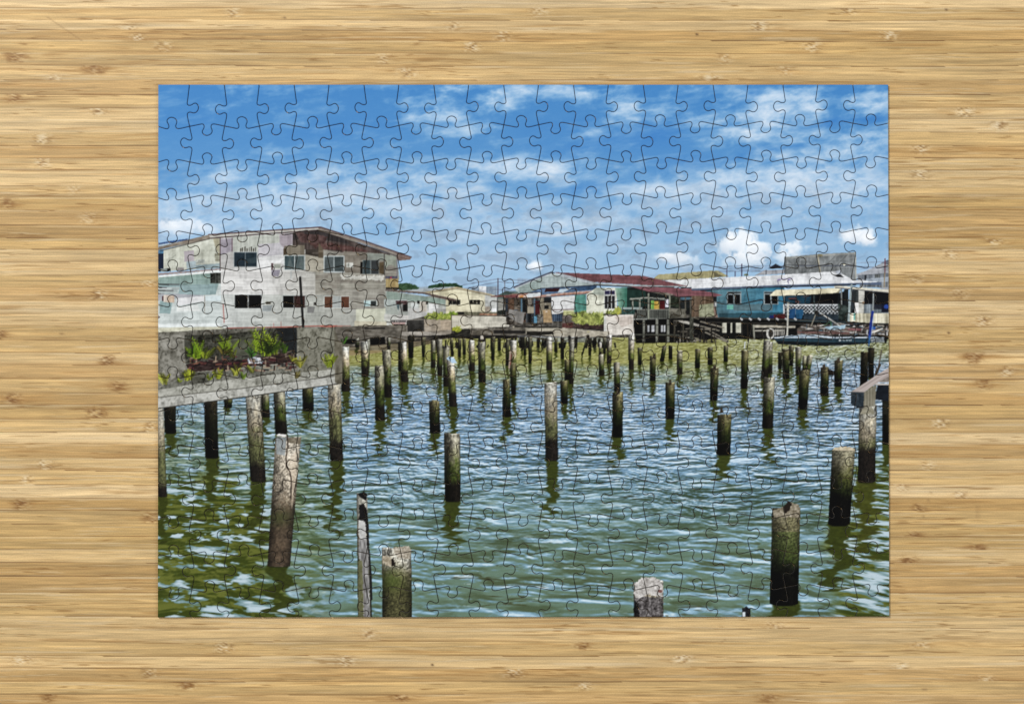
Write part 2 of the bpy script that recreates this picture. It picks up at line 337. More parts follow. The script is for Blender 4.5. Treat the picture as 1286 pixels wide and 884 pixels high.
    window(c5, 866, 336, 1004, 434, [(66, 92, 98), (84, 106, 108)], (196, 204, 206), .9); F(c5(885,420, 905,345, 930,420), (110, 126, 124), a=.6); F(c5(950,420, 985,345, 992,420), (116, 130, 128), a=.5)
    window(a4, 62, 408, 318, 612, [(96, 110, 112), (70, 86, 88)], (190, 200, 204), 1.1)
    window(a4, 540, 455, 748, 636, [(58, 78, 84), (62, 68, 70)], (140, 150, 150), .8); ZR(a4, 518, 480, 546, 628, (20, 18, 18)); F(a4(748,490, 815,480, 815,640, 748,620), (104, 84, 52), TN(3, 5, .08))
    window(c5, 543, 590, 722, 685, [(10, 10, 14), (10, 10, 14)], (200, 202, 204), .8)
    window(c5, 856, 596, 1008, 682, [(12, 12, 14), (84, 44, 38)], (180, 184, 184), .8)
    window(c5, 1127, 602, 1296, 684, [(128, 74, 44), (168, 172, 172), (122, 66, 40)], (196, 200, 196), .8)
    window(c6, 193, 630, 277, 672, [(170, 208, 214), (52, 62, 60)], (190, 200, 196), .6)
    # air conditioners
    ZR(c5, 783, 388, 850, 432, (206, 200, 198)); ZR(c5, 800, 394, 845, 420, (160, 162, 150)); ZR(c5, 783, 388, 796, 432, (108, 62, 66)); F(c5(784,432, 845,432, 830,476, 784,470), (150, 140, 160))
    ZR(a4, 345, 492, 425, 548, (210, 208, 200)); ZR(a4, 360, 500, 380, 540, (160, 160, 150)); ZR(c5, 738, 636, 796, 664, (200, 200, 192)); ZR(c5, 750, 640, 780, 656, (90, 84, 60)); F(c5(728,664, 790,664, 780,702, 725,702), (156, 164, 168))
    ZR(c5, 1020, 640, 1084, 668, (196, 194, 186)); ZR(c5, 1060, 642, 1080, 664, (60, 56, 50)); F(c5(1020,670, 1070,670, 1060,712, 1020,712), (140, 140, 138)); ZR(c5, 908, 440, 918, 490, (176, 178, 178))
    # right end of the house: opening and balcony
    F(a4(815,385, 968,418, 985,560, 1000,700, 975,700, 965,560, 930,525, 870,520, 825,560, 815,600), (156, 162, 146), TN(6, 6, .04))
    L(a4(968,450, 972,700), 1.1, (120, 112, 130)); ZR(a4, 825, 660, 975, 690, (88, 84, 110), TN(2, 2, .1)); E(*a4(893,676)[0], 1.2, 1.2, (200, 40, 90))
    ZR(a4, 832, 690, 985, 800, (184, 152, 84), TV(2, .06), TN(3, 2, .08)); ZR(a4, 832, 795, 990, 820, (60, 52, 44)); ZR(a4, 808, 380, 818, 650, (96, 90, 84))
    # roof
    F(c5(20,288, 372,203, 392,222, 380,230, 20,308), (146, 130, 112), TN(6, 2, .12, 8)); L(c5(60,308, 380,230), 1., (70, 62, 56), .8)
    F(c5(375,202, 700,182, 1105,155, 1112,168, 700,196, 450,218, 385,224), (196, 188, 180), TN(8, 1, .05)); L(c5(375,202, 700,180, 1105,153), 1.4, (112, 66, 74)); L(c5(385,226, 700,200, 1105,172), 1.2, (84, 48, 54))
    F(a4(0,62, 40,60, 560,230, 1145,430, 1130,455, 980,468, 965,405, 560,262, 0,92), (150, 134, 122), TN(6, 2, .07)); L(a4(0,58, 40,58, 560,222, 1145,424), 1.5, (104, 62, 68))
    F(a4(960,370, 1145,430, 1130,455, 985,468, 965,440), (138, 110, 100), TN(3, 1.5, .1)); L(a4(0,100, 560,275, 800,350, 965,412), 1., (66, 52, 50), .8)
    # ground line, red strip, pole
    L(c5(495,812, 800,806, 1100,797, 1250,800), 1.3, (196, 82, 62)); F(c5(1100,792, 1248,795, 1390,800, 1380,815, 1270,822, 1180,808, 1100,802), (206, 96, 78), TN(5, 2, .1))
    L(c5(470,655, 476,775), 1.3, (206, 110, 100)); L(c5(798,780, 800,800), .6, (200, 80, 70)); L(c5(846,770, 848,800), .6, (180, 80, 70))
    L(c5(972,482, 982,640, 992,800), 3., (28, 28, 32)); L(c5(968,500, 972,478), 1.5, (24, 24, 26))

def paint_low_houses():
    c6 = Z(420, 256, 5.2); a8 = Z(480, 340, 7.37)
    # cream house behind
    F(a8(210,180, 640,148, 690,150, 590,175, 370,205, 210,195), (166, 178, 184), TN(10, 2, .05))
    F(a8(385,200, 690,160, 1010,220, 1060,230, 1060,400, 590,400, 580,265), (224, 216, 178), TN(8, 8, .03)); F(a8(950,225, 1065,235, 1065,380, 950,375), (190, 194, 190)); 
    L(a8(385,204, 690,156, 1010,222), 1.6, (186, 168, 130)); L(a8(400,212, 690,166, 1000,232), .8, (110, 100, 82), .8)
    for x in (617, 652, 688): ZR(a8, x, 268, x+33, 314, (34, 36, 36))
    ZR(a8, 612, 312, 722, 318, (200, 196, 180))
    for x in (812, 844, 876): ZR(a8, x, 268, x+30, 314, (34, 36, 36))
    ZR(a8, 1012, 345, 1054, 384, (232, 234, 236)); ZR(a8, 950, 330, 1000, 382, (176, 160, 140), TN(2, 2, .1))
    # long low house
    F(a8(30,180, 590,265, 590,400, 400,420, 30,470), (172, 178, 170), TP(3, .03, .02), TN(8, 6, .06))
    F(a8(40,190, 580,268, 585,310, 40,262), (142, 164, 152), TV(3, .03)); F(a8(20,265, 230,270, 230,330, 20,330), (178, 188, 186), TP(3, .03))
    F(a8(240,345, 590,340, 590,400, 400,420, 240,460), (196, 196, 192), TP(3, .03)); F(a8(20,400, 240,415, 240,470, 20,460), (202, 198, 192), TN(6, 3, .04))
    ZR(a8, 345, 285, 412, 380, (204, 196, 180), TN(2, 6, .04)); ZR(a8, 266, 300, 330, 345, (198, 206, 202)); ZR(a8, 325, 275, 346, 305, (24, 26, 26)); ZR(a8, 405, 285, 422, 315, (34, 34, 34)); L(a8(372,285, 372,380), .8, (140, 126, 110))
    ZR(a8, 192, 295, 236, 375, (28, 24, 24)); F(a8(125,275, 230,275, 235,310, 130,318), (112, 74, 76), TN(2, 2, .25)); F(a8(130,310, 160,310, 155,370, 140,350), (80, 110, 116), TN(2, 2, .2)); F(a8(172,300, 190,300, 190,375, 175,375), (150, 150, 146))
    F(a8(430,300, 520,310, 520,380, 430,380), (214, 216, 214), TP(2.6, .05)); F(a8(500,345, 590,350, 590,400, 510,405), (160, 160, 156), TP(2.6, .04))
    F(a8(30,172, 370,195, 600,245, 690,268, 670,280, 590,268, 380,216, 30,188), (112, 90, 82), TN(4, 1, .12)); L(a8(30,174, 370,197, 690,266), .8, (170, 160, 150), .6)
    # lattice, base, dark box, weeds, long wall
    F(a8(40,455, 225,455, 225,500, 40,510), (206, 204, 196)); ZR(a8, 85, 458, 225, 478, (52, 46, 46))
    for k in range(9): ZR(a8, 88+k*16, 460, 96+k*16, 476, (200, 190, 188))
    L(a8(40,475, 85,480, 100,500, 215,497), 1., (60, 50, 44)); ZR(a8, 85, 480, 215, 492, (208, 160, 152))
    F(a8(0,520, 400,500, 640,540, 640,590, 0,610), (150, 140, 126), TN(6, 2, .12)); F(a8(385,450, 640,450, 645,545, 400,565), (176, 162, 142), TN(6, 6, .08)); F(a8(540,460, 640,460, 640,550, 540,550), (184, 166, 142), TN(5, 7, .07))
    F(a8(228,455, 385,452, 388,560, 235,568), (66, 64, 60), TN(6, 5, .12)); L(a8(228,456, 385,453), 1.1, (146, 140, 130))
    F(a8(395,450, 400,420, 480,400, 640,400, 700,395, 640,450), (140, 152, 66), TN(1.4, 2, .16), jag=1)
    bush(*a8(520,425)[0], 16, 4, [(156, 172, 60), (120, 142, 50), (180, 190, 90)], 110, 5); bush(*a8(660,402)[0], 6, 1.5, [(150, 176, 50), (110, 140, 40)], 30, 6)
    F(a8(640,412, 1175,420, 1175,520, 1060,520, 830,530, 648,545), (206, 200, 180), TN(10, 8, .05)); L(a8(640,412, 1175,420), 1.1, (110, 96, 80)); F(a8(690,380, 1060,385, 1060,408, 700,408), (120, 118, 92), TN(4, 2, .16))
    F(a8(900,395, 1060,398, 1060,412, 900,410), (186, 130, 96), TN(2, 1, .2)); ZR(a8, 700, 380, 760, 405, (40, 38, 34)); ZR(a8, 638, 412, 646, 545, (110, 100, 84))
    # posts and a tin roof edge between the houses
    for x in (1067, 1125): L(a8(x, 240, x, 400), 1.1, (50, 52, 56))
    F(a8(1000,232, 1179,225, 1179,245, 1010,245), (140, 72, 66), TN(3, 1, .15)); F(a8(1060,370, 1179,360, 1179,410, 1080,405), (40, 50, 40), TN(2, 2, .12)); ZR(a8, 1140, 250, 1179, 400, (78, 70, 66), TN(2, 3, .15))

def paint_mid_house():
    a6 = Z(630, 330, 9.825); a7 = Z(740, 330, 7.37); c7 = Z(650, 256, 5.2)
    F(c7(885,490, 920,462, 1248,438, 1310,436, 1380,475, 1248,485, 960,497), (172, 162, 102), TV(3, .03)); L(c7(885,490, 960,497, 1380,486), 1., (130, 122, 96))
    F(c7(960,499, 1248,487, 1400,480, 1400,555, 1090,545), (206, 211, 214), TN(14, 3, .03))
    F(c7(1060,545, 1400,548, 1400,560, 1080,556), (30, 60, 90)); F(c7(1150,556, 1400,556, 1400,580, 1150,580), (30, 110, 130))
    # gable front
    F(a6(150,312, 610,125, 1175,275, 1165,330, 225,390), (158, 178, 178), TV(2.6, .025), TN(10, 8, .04)); F(a6(215,300, 480,200, 480,370, 215,380), (142, 166, 162), TV(2.6, .03))
    F(c7(235,447, 820,470, 1105,537, 1095,542, 1000,540, 780,528, 500,512, 310,466), (142, 76, 82), TN(20, 3, .04), lambda x, y: ((np.sin(x*2.2-y*2.0))*.018)[..., None])
    F(a6(640,125, 760,140, 1179,250, 1179,275, 1100,262, 740,175), (172, 186, 196), TN(4, 2, .05)); L(a6(150,305, 400,200, 610,120, 640,128), 2., (78, 88, 116)); L(a6(160,316, 400,214, 610,136), .8, (178, 186, 200), .8)
    F(c7(480,515, 780,530, 1095,538, 1090,546, 780,541, 500,528), (160, 176, 180)); L(c7(500,530, 780,543, 1020,545), 1.2, (40, 38, 44))
    # blue tarpaulin and tin roof
    F(a6(330,372, 480,318, 1165,283, 1160,332, 480,405, 330,430), (74, 112, 158), TN(8, 3, .08)); F(a6(700,330, 860,315, 760,370, 690,370), (170, 196, 216)); F(a6(540,322, 722,312, 700,355, 530,362), (74, 24, 32))
    F(a6(900,300, 1170,282, 1165,335, 900,350), (44, 84, 130), TN(4, 2, .06)); L(a6(480,318, 1165,278), .9, (30, 44, 80)); L(a6(230,378, 480,370), 1.6, (46, 40, 50))
    F(a6(25,412, 130,385, 340,375, 480,400, 700,375, 1110,345, 1060,380, 640,412, 340,438, 160,442, 35,428), (184, 122, 100), TN(6, 2, .10))
    F(a6(330,380, 480,368, 480,410, 300,438, 290,405), (206, 216, 222), TN(3, 1.5, .06)); F(a6(200,405, 300,400, 330,438, 200,442), (212, 170, 150), TN(2, 1, .14)); F(a6(215,408, 275,402, 262,432, 222,434), (222, 132, 50)); F(a6(30,408, 200,390, 210,430, 60,432), (150, 72, 74), TN(3, 1, .08))
    F(a6(560,388, 620,385, 600,408, 540,410), (200, 206, 206)); F(a6(480,395, 1100,348, 1080,360, 500,405), (208, 176, 156), a=.6); L(a6(340,442, 640,416, 1040,384), .8, (60, 50, 50), .7)
    # left veranda
    F(a6(30,432, 610,425, 620,640, 620,760, 60,760), (84, 74, 62), TN(4, 5, .15), TV(1.8, .06)); clutter(634, 375, 690, 404, 90, [(40, 34, 30), (130, 110, 86), (70, 84, 100), (26, 24, 24), (150, 140, 124), (110, 60, 40)], 3)
    ZR(a6, 50, 440, 80, 600, (50, 66, 84)); ZR(a6, 80, 445, 150, 590, (112, 76, 50), TN(3, 2, .12)); ZR(a6, 415, 470, 472, 632, (104, 22, 26)); ZR(a6, 470, 430, 612, 640, (150, 138, 112), TV(2, .06)); ZR(a6, 520, 428, 615, 498, (34, 42, 50)); ZR(a6, 528, 525, 580, 572, (28, 26, 26))
    ZR(a6, 320, 540, 400, 630, (160, 148, 122)); ZR(a6, 258, 455, 315, 610, (28, 30, 34), TN(2, 2, .1))
    for x in (245, 405): ZR(a6, x-9, 440, x+9, 610+(x > 300)*130, (74, 120, 150))
    ZR(a6, 400, 655, 436, 740, (84, 168, 214)); F(a6(90,570, 285,615, 262,762, 180,730, 80,660), (138, 134, 128), TN(5, 5, .06)); ZR(a6, 300, 625, 400, 735, (60, 68, 76), TV(1.4, .16)); ZR(a6, 440, 640, 505, 740, (120, 116, 108), TN(2, 2, .16))
    F(a6(508,585, 600,580, 628,735, 515,738), (186, 146, 92), TV(1.4, .05), TN(3, 3, .05)); ZR(a6, 540, 598, 565, 610, (230, 220, 216))
    F(a6(612,425, 905,405, 890,590, 622,640), (204, 206, 206), TN(10, 8, .03)); L(a6(625,582, 890,575), .8, (90, 40, 50)); ZR(a6, 622, 632, 752, 722, (64, 92, 124), TV(1.3, .1)); ZR(a6, 760, 590, 900, 650, (188, 190, 110), TN(2, 1.5, .16))
    F(a6(905,400, 1042,392, 1046,610, 895,610), (70, 156, 138), TN(7, 7, .04))
    F(c7(450,590, 515,548, 645,548, 650,712, 450,722), (214, 216, 188), TP(2.9, .03, 0, 13, 1), TN(8, 5, .04)); F(c7(515,548, 570,550, 570,600, 480,590), (176, 190, 170)); F(c7(636,550, 716,545, 718,692, 660,700, 650,620), gradx((150, 190, 160), (50, 132, 108), 772, 786), TP(2.9, .02))
    window(a7, 138, 252, 242, 300, [(46, 44, 100), (44, 40, 96)], (196, 200, 190), .6); window(a7, 138, 300, 242, 428, [(34, 34, 48), (22, 22, 30), (34, 34, 44)], (180, 186, 180), .8)
    # porch
    F(c7(714,545, 800,548, 1000,580, 1070,600, 1248,600, 1248,700, 990,745, 716,700), (30, 40, 38), TN(5, 5, .05)); F(a7(350,245, 520,260, 540,400, 360,420), (26, 70, 60), TN(5, 8, .05)); F(a7(375,330, 530,318, 700,330, 700,340, 530,330, 375,345), (150, 154, 140))
    F(a7(750,310, 850,320, 850,420, 750,400), (50, 64, 44), TN(3, 3, .12)); ZR(a7, 300, 412, 490, 432, (138, 160, 158)); ZR(a7, 300, 430, 420, 478, (52, 96, 90), TV(1.6, .08))
    for x in (462, 395): ZR(a7, x, 330, x+14, 430, (134, 140, 124))
    # washing on the line
    ZR(a7, 572, 350, 602, 436, (112, 186, 62), TV(3, .08)); ZR(a7, 602, 358, 648, 436, (226, 172, 40), TV(3, .05)); ZR(a7, 652, 352, 700, 430, (128, 24, 34), TV(1.6, .12)); ZR(a7, 704, 340, 732, 412, (206, 204, 224), TV(1.6, .08)); L(a7(560,346, 740,338), .5, (150, 150, 140))
    F(a7(440,440, 745,430, 745,520, 440,520), (46, 50, 46)); 
    for k in range(24): L([(801+k*1.8, 389.5), (801+k*1.8, 399.5)], .8, (128, 132, 120))
    L(a7(440,434, 745,432), 1., (150, 150, 136)); L(a7(430,478, 745,478), .6, (90, 92, 84)); L(a7(410,522, 750,522), 1.8, (138, 142, 134))
    for x in (548, 745): ZR(a7, x-8, 285, x+8, 530, (140, 146, 126), TN(2, 4, .08))
    F(a7(380,218, 520,222, 935,238, 1179,285, 1179,302, 820,314, 640,270, 545,268), (150, 80, 90), TN(20, 3, .04), lambda x, y: ((np.sin(x*2.2-y*2.0))*.015)[..., None]); L(a7(545,270, 640,274, 820,316, 1179,304), .8, (70, 44, 50)); F(a7(560,272, 720,278, 800,300, 740,306), (120, 112, 96), TN(2, 2, .12))
    F(a7(740,420, 900,430, 900,525, 745,520), (112, 108, 92), TN(3, 3, .16)); F(a7(840,318, 1050,315, 1050,415, 840,420), (32, 40, 42), TN(3, 3, .06)); ZR(a7, 845, 322, 970, 342, (70, 116, 140)); ZR(a7, 998, 345, 1034, 416, (24, 112, 190))
    for x in (835, 890, 938): ZR(a7, x-4, 320, x+6, 520, (104, 98, 82))
    F(a7(1048,315, 1146,315, 1146,420, 1048,420), (120, 84, 56), TV(2, .08)); F(a7(960,420, 1150,418, 1145,492, 960,492), (150, 150, 110), TN(3, 5, .14)); F(a7(978,425, 1008,425, 1015,490, 975,490), (200, 214, 220)); E(*a7(907,458)[0], 2.2, 2.6, (30, 28, 30)); F(a7(960,488, 1060,484, 1060,500, 965,500), (150, 140, 110))
    # under the porch
    F(a7(408,530, 1179,500, 1179,735, 430,745), (16, 15, 14), TN(4, 4, .03))
    for x0, x1 in ((537, 556), (575, 604), (664, 682), (688, 702)): ZR(a7, x0, 580, x1, 640, (176, 180, 186), TN(3, 3, .08))
    for x in (504, 626, 729): ZR(a7, x-11, 525, x+11, 735, (118, 120, 106), TN(2, 4, .12))
    L(a7(430,665, 830,668), 1.6, (90, 92, 78)); L(a7(500,578, 750,572), .8, (70, 66, 58))
    F(a7(985,700, 1179,690, 1179,745, 985,745), (130, 128, 60), TN(4, 1, .12)); clutter(842, 402, 900, 430, 70, [(120, 112, 96), (70, 64, 54), (40, 36, 30), (150, 142, 124), (24, 22, 20)], 9, (.7, 1.8), (4, 14))
    F(a7(820,535, 900,540, 1179,610, 1179,625, 960,580, 840,552), (176, 170, 156), TN(3, 1, .12)); L(a7(960,505, 1179,570), 1.6, (120, 110, 90)); L(a7(1080,560, 1179,660), 1.6, (150, 144, 128))
    for x in (790, 870, 950, 1030, 1070, 1133): ZR(a7, x-7, 560, x+7, 735, (84, 78, 62), TN(2, 3, .12))
    ZR(a7, 928, 470, 965, 735, (76, 78, 64), TN(2, 3, .14))

def paint_garden_wall():
    a6 = Z(630, 330, 9.825); a7 = Z(740, 330, 7.37); c7 = Z(650, 256, 5.2)
    F(c7(290,728, 365,728, 365,808, 290,812), (112, 100, 92), TN(3, 3, .12)); F(c7(290,780, 365,775, 365,810, 290,812), (120, 62, 56), TN(2, 2, .12))
    F(c7(360,790, 568,782, 568,835, 360,815), (84, 58, 54), TN(3, 2, .12)); F(c7(330,810, 568,820, 568,850, 330,835), (60, 54, 50), TN(4, 2, .1))
    bush(*c7(430,750)[0], 10, 8, [(150, 172, 40), (184, 198, 70), (110, 136, 36), (206, 214, 110)], 190, 11); bush(*c7(520,755)[0], 11, 8, [(160, 178, 50), (190, 204, 80), (120, 146, 40), (206, 214, 120)], 190, 12)
    fern(*c7(425,785)[0], 17, 16, (190, 206, 60), 21, .9); fern(*c7(480,790)[0], 15, 14, (196, 208, 76), 22, .9); fern(*c7(545,785)[0], 14, 14, (180, 200, 60), 23, .9); fern(*c7(385,780)[0], 9, 10, (190, 200, 70), 24, 1.)
    bush(*c7(655,705)[0], 3.5, 4, [(200, 196, 40), (160, 170, 40)], 40, 13); bush(*c7(610,712)[0], 7, 2, [(170, 182, 50), (130, 150, 40)], 30, 14)
    F(a7(150,488, 408,478, 412,660, 218,672, 150,670), (214, 204, 190), TN(6, 6, .06)); F(a7(230,500, 400,490, 400,560, 300,600), (190, 166, 150), TN(2.4, 2.4, .14), a=.5); ZR(a7, 136, 490, 158, 670, (200, 200, 190))

def paint_right_house():
    c8 = Z(880, 256, 5.2); b1 = Z(960, 380, 8.03); b3 = Z(880, 310, 9.825); b4 = Z(1000, 310, 9.825)
    # poles, wires
    for x, y0, y1 in ((323, 280, 372), (424, 305, 365), (506, 215, 360)): L(b3(x, y0, x, y1), 1.1, (70, 50, 96))
    for y in (235, 262, 285, 300): L(b3(220, y+15, 500, y, 800, y+6, 1179, y-4), .45, (80, 92, 140), .8)
    F(c8(-20,450, 80,437, 150,475, -20,487), (166, 156, 96), TV(3, .03)); F(c8(80,440, 150,476, 90,480), (120, 112, 76)); E(*b3(560,347)[0], 3, 1.4, (120, 130, 80), .9)
    F(b3(660,355, 790,290, 1050,285, 1050,330), (158, 162, 172), TN(6, 2, .04)); F(b3(830,270, 925,208, 1020,262), (44, 48, 66)); L(b3(806,290, 806,340), 1., (50, 50, 70))
    # corrugated hoarding
    F(c8(548,348, 780,328, 1012,316, 1012,500, 548,470), (124, 130, 132), TV(1.8, .035), TN(5, 9, .09, 25)); F(c8(548,348, 1012,316, 1012,328, 548,362), (148, 152, 148))
    for q in ((560, 440, 660, 350), (640, 430, 560, 360), (800, 420, 880, 340), (860, 430, 960, 330), (700, 440, 760, 370)): L(c8(*q), .7, (92, 96, 94), .7)
    L(c8(765,333, 780,455), 2., (172, 164, 138)); L(c8(1010,318, 1014,490), 1.4, (170, 172, 160)); L(c8(550,348, 548,450), 1., (70, 74, 78)); ZR(c8, 765, 328, 795, 345, (150, 140, 104)); L(c8(550,400, 1010,402), .7, (80, 86, 96), .8)
    L(b4(0,235, 590,235, 1179,262), .6, (70, 84, 120), .8)
    # distant right house
    F(b4(740,340, 900,280, 1179,140, 1179,560, 760,420), (156, 162, 172), TN(10, 3, .05)); F(b4(760,350, 1179,320, 1179,430, 760,400), (116, 126, 138), TV(2.2, .06)); ZR(b4, 840, 350, 866, 412, (44, 50, 60)); ZR(b4, 970, 340, 1030, 392, (110, 116, 116), TV(1.2, .12))
    F(b4(860,395, 1179,370, 1179,430, 860,430), (150, 164, 180)); F(b4(780,430, 1179,430, 1179,500, 780,500), (120, 128, 136), TV(1.5, .1)); F(b4(1040,200, 1179,140, 1179,230), (110, 120, 140)); L(b4(1095,148, 1093,340), 1.1, (140, 50, 64)); L(b4(1090,320, 1085,500), 1.4, (150, 130, 96)); L(b4(740,200, 1179,180), .4, (90, 110, 170), .7); L(b4(740,280, 1179,250), .4, (90, 110, 170), .7)
    # white roof
    F(c8(-60,492, 500,465, 890,440, 990,495, 1150,512, 1010,518, 540,528, 0,552, -60,552), (210, 214, 220), TN(26, 5, .03, 6), lambda x, y: ((np.sin(x*1.9-y*1.2))*.008)[..., None])
    F(c8(500,488, 600,484, 600,492, 500,496), (170, 160, 200), TN(2, 1, .06)); L(b3(950,415, 985,412), 1., (90, 70, 150)); L(b3(948,420, 962,470), .7, (70, 60, 120)); L(b3(1075,412, 1105,408), 1., (90, 70, 150)); L(b3(1072,418, 1088,465), .7, (60, 50, 120))
    F(b4(470,350, 545,340, 590,378, 490,370), (30, 32, 40)); F(b4(480,300, 540,290, 560,335, 500,340), (180, 190, 206)); E(*b4(590,222)[0], 1.3, 1.3, (230, 226, 190))
    F(c8(-60,553, 0,551, 540,528, 1010,516, 1180,512, 1180,530, 1010,528, 540,542, 0,566, -60,566), (84, 104, 138)); L(c8(-60,552, 540,527, 1010,515, 1150,510), .7, (222, 228, 236)); L(c8(0,567, 540,543, 1010,530), 1.2, (24, 30, 44))
    # blue wall
    F(c8(70,562, 545,545, 548,750, 100,750), gradx((78, 132, 148), (34, 128, 170), 895, 985), TP(3.6, .02, 0, 17, .8, 50), TN(14, 6, .05)); F(c8(200,660, 470,650, 470,700, 220,700), (96, 112, 114), TN(12, 3, .10), a=.6); F(c8(120,715, 548,710, 548,750, 120,750), (24, 76, 92), a=.7)
    for x0, x1 in ((172, 264), (412, 508)):
        ZR(c8, x0, 572, x1, 658, (132, 150, 156)); ZR(c8, x0+5, 577, x1-4, 586, (20, 22, 30)); w = (x1-x0)/2; ZR(c8, x0+6, 592, x0+w-4, 652, (14, 14, 20)); ZR(c8, x0+w+2, 592, x1-6, 652, (14, 14, 20))
    ZR(c8, 172, 660, 213, 690, (86, 190, 168)); L(b3(200,680, 470,715, 780,655), .7, (40, 60, 70), .8)
    F(c8(-60,600, 100,600, 104,735, -60,740), (120, 92, 66), TV(2, .07)); F(c8(-60,565, 60,575, 145,597, 100,605, -60,600), (150, 80, 90)); F(c8(-10,660, 80,650, 90,735, -10,740), (146, 150, 110), TN(2, 4, .12)); ZR(c8, 85, 640, 104, 670, (200, 204, 206)); F(c8(84,680, 98,680, 112,740, 96,742), (160, 120, 104)); ZR(c8, 84, 605, 104, 640, (30, 34, 40))
    # dark veranda and lattice
    F(c8(540,595, 910,582, 960,560, 975,790, 545,765), (16, 24, 34), TN(4, 4, .04)); F(c8(555,600, 720,598, 720,652, 555,655), (18, 78, 106), TN(4, 4, .06)); clutter(990, 372, 1018, 382, 16, [(10, 14, 22), (30, 60, 80), (120, 60, 50)], 4); F(c8(760,595, 900,590, 890,655, 770,655), (14, 12, 18))
    r = sl(984, 382.5, 1053, 395); x = X[r]; y = Y[r]; k = (np.abs(((x+y) % 4.6)-2.3) < .62) | (np.abs(((x-y) % 4.6)-2.3) < .62)
    k = np.where((y < 384) | (x < 985.5), True, k)[..., None]*.9; IMG[r] = IMG[r]*(1-k)+C3((204, 210, 214))*k
    F(c8(578,690, 620,682, 618,768, 575,765), (14, 84, 146)); F(c8(622,690, 668,688, 672,710, 655,768, 620,765), (16, 94, 148)); ZR(c8, 450, 727, 478, 752, (18, 42, 130)); F(c8(475,724, 552,718, 556,750, 480,752), (118, 26, 34), TN(3, 2, .1)); F(c8(670,715, 900,722, 900,770, 670,768), (40, 60, 76), TN(5, 3, .08))
    F(c8(448,600, 488,563, 905,550, 912,560, 880,583, 600,598, 455,602), (228, 216, 170), TV(2.6, .02), TN(6, 2, .03)); F(c8(880,583, 915,556, 905,582), (150, 140, 110))
    L(c8(740,598, 742,720), 1., (86, 110, 106)); L(c8(545,600, 545,660), .8, (140, 150, 146)); L(c8(918,560, 920,660), 1.6, (140, 146, 146)); F(c8(935,560, 965,560, 965,760, 940,760), (34, 40, 44)); F(c8(895,650, 965,670, 960,780, 900,750), (50, 66, 62), TN(3, 3, .2))
    # right shed
    F(c8(985,560, 1240,570, 1240,790, 975,785), (52, 62, 70), TN(4, 4, .05)); F(c8(1030,560, 1068,562, 1066,720, 1030,716), (196, 194, 182), TN(4, 6, .06)); ZR(c8, 1000, 570, 1030, 645, (70, 80, 82), TV(1.6, .1)); F(c8(1005,645, 1032,645, 1032,715, 1005,715), (226, 224, 220)); ZR(c8, 1055, 640, 1068, 655, (190, 150, 110))
    ZR(c8, 1068, 575, 1240, 655, (22, 24, 32)); ZR(c8, 1068, 655, 1240, 718, (120, 134, 144), TV(1.6, .12)); ZR(c8, 1120, 655, 1240, 690, (44, 50, 66), TN(3, 3, .1)); ZR(c8, 1180, 655, 1232, 710, (24, 30, 60)); E(*c8(1212,672)[0], 3, 2.6, (24, 70, 180)); L(c8(1128,575, 1124,718), 1.6, (150, 160, 160))
    ZR(c8, 972, 716, 1240, 780, (204, 196, 162), TV(2.3, .12, 8, .9)); ZR(c8, 998, 712, 1010, 760, (96, 190, 176)); F(c8(870,540, 900,535, 1240,562, 1240,582, 1000,560, 870,548), (206, 200, 176)); L(c8(880,548, 1240,582), .9, (70, 70, 80)); L(c8(985,530, 972,660, 965,795), 2.6, (146, 166, 170)); E(*c8(998,702)[0], 1.8, 2.6, (28, 28, 30))

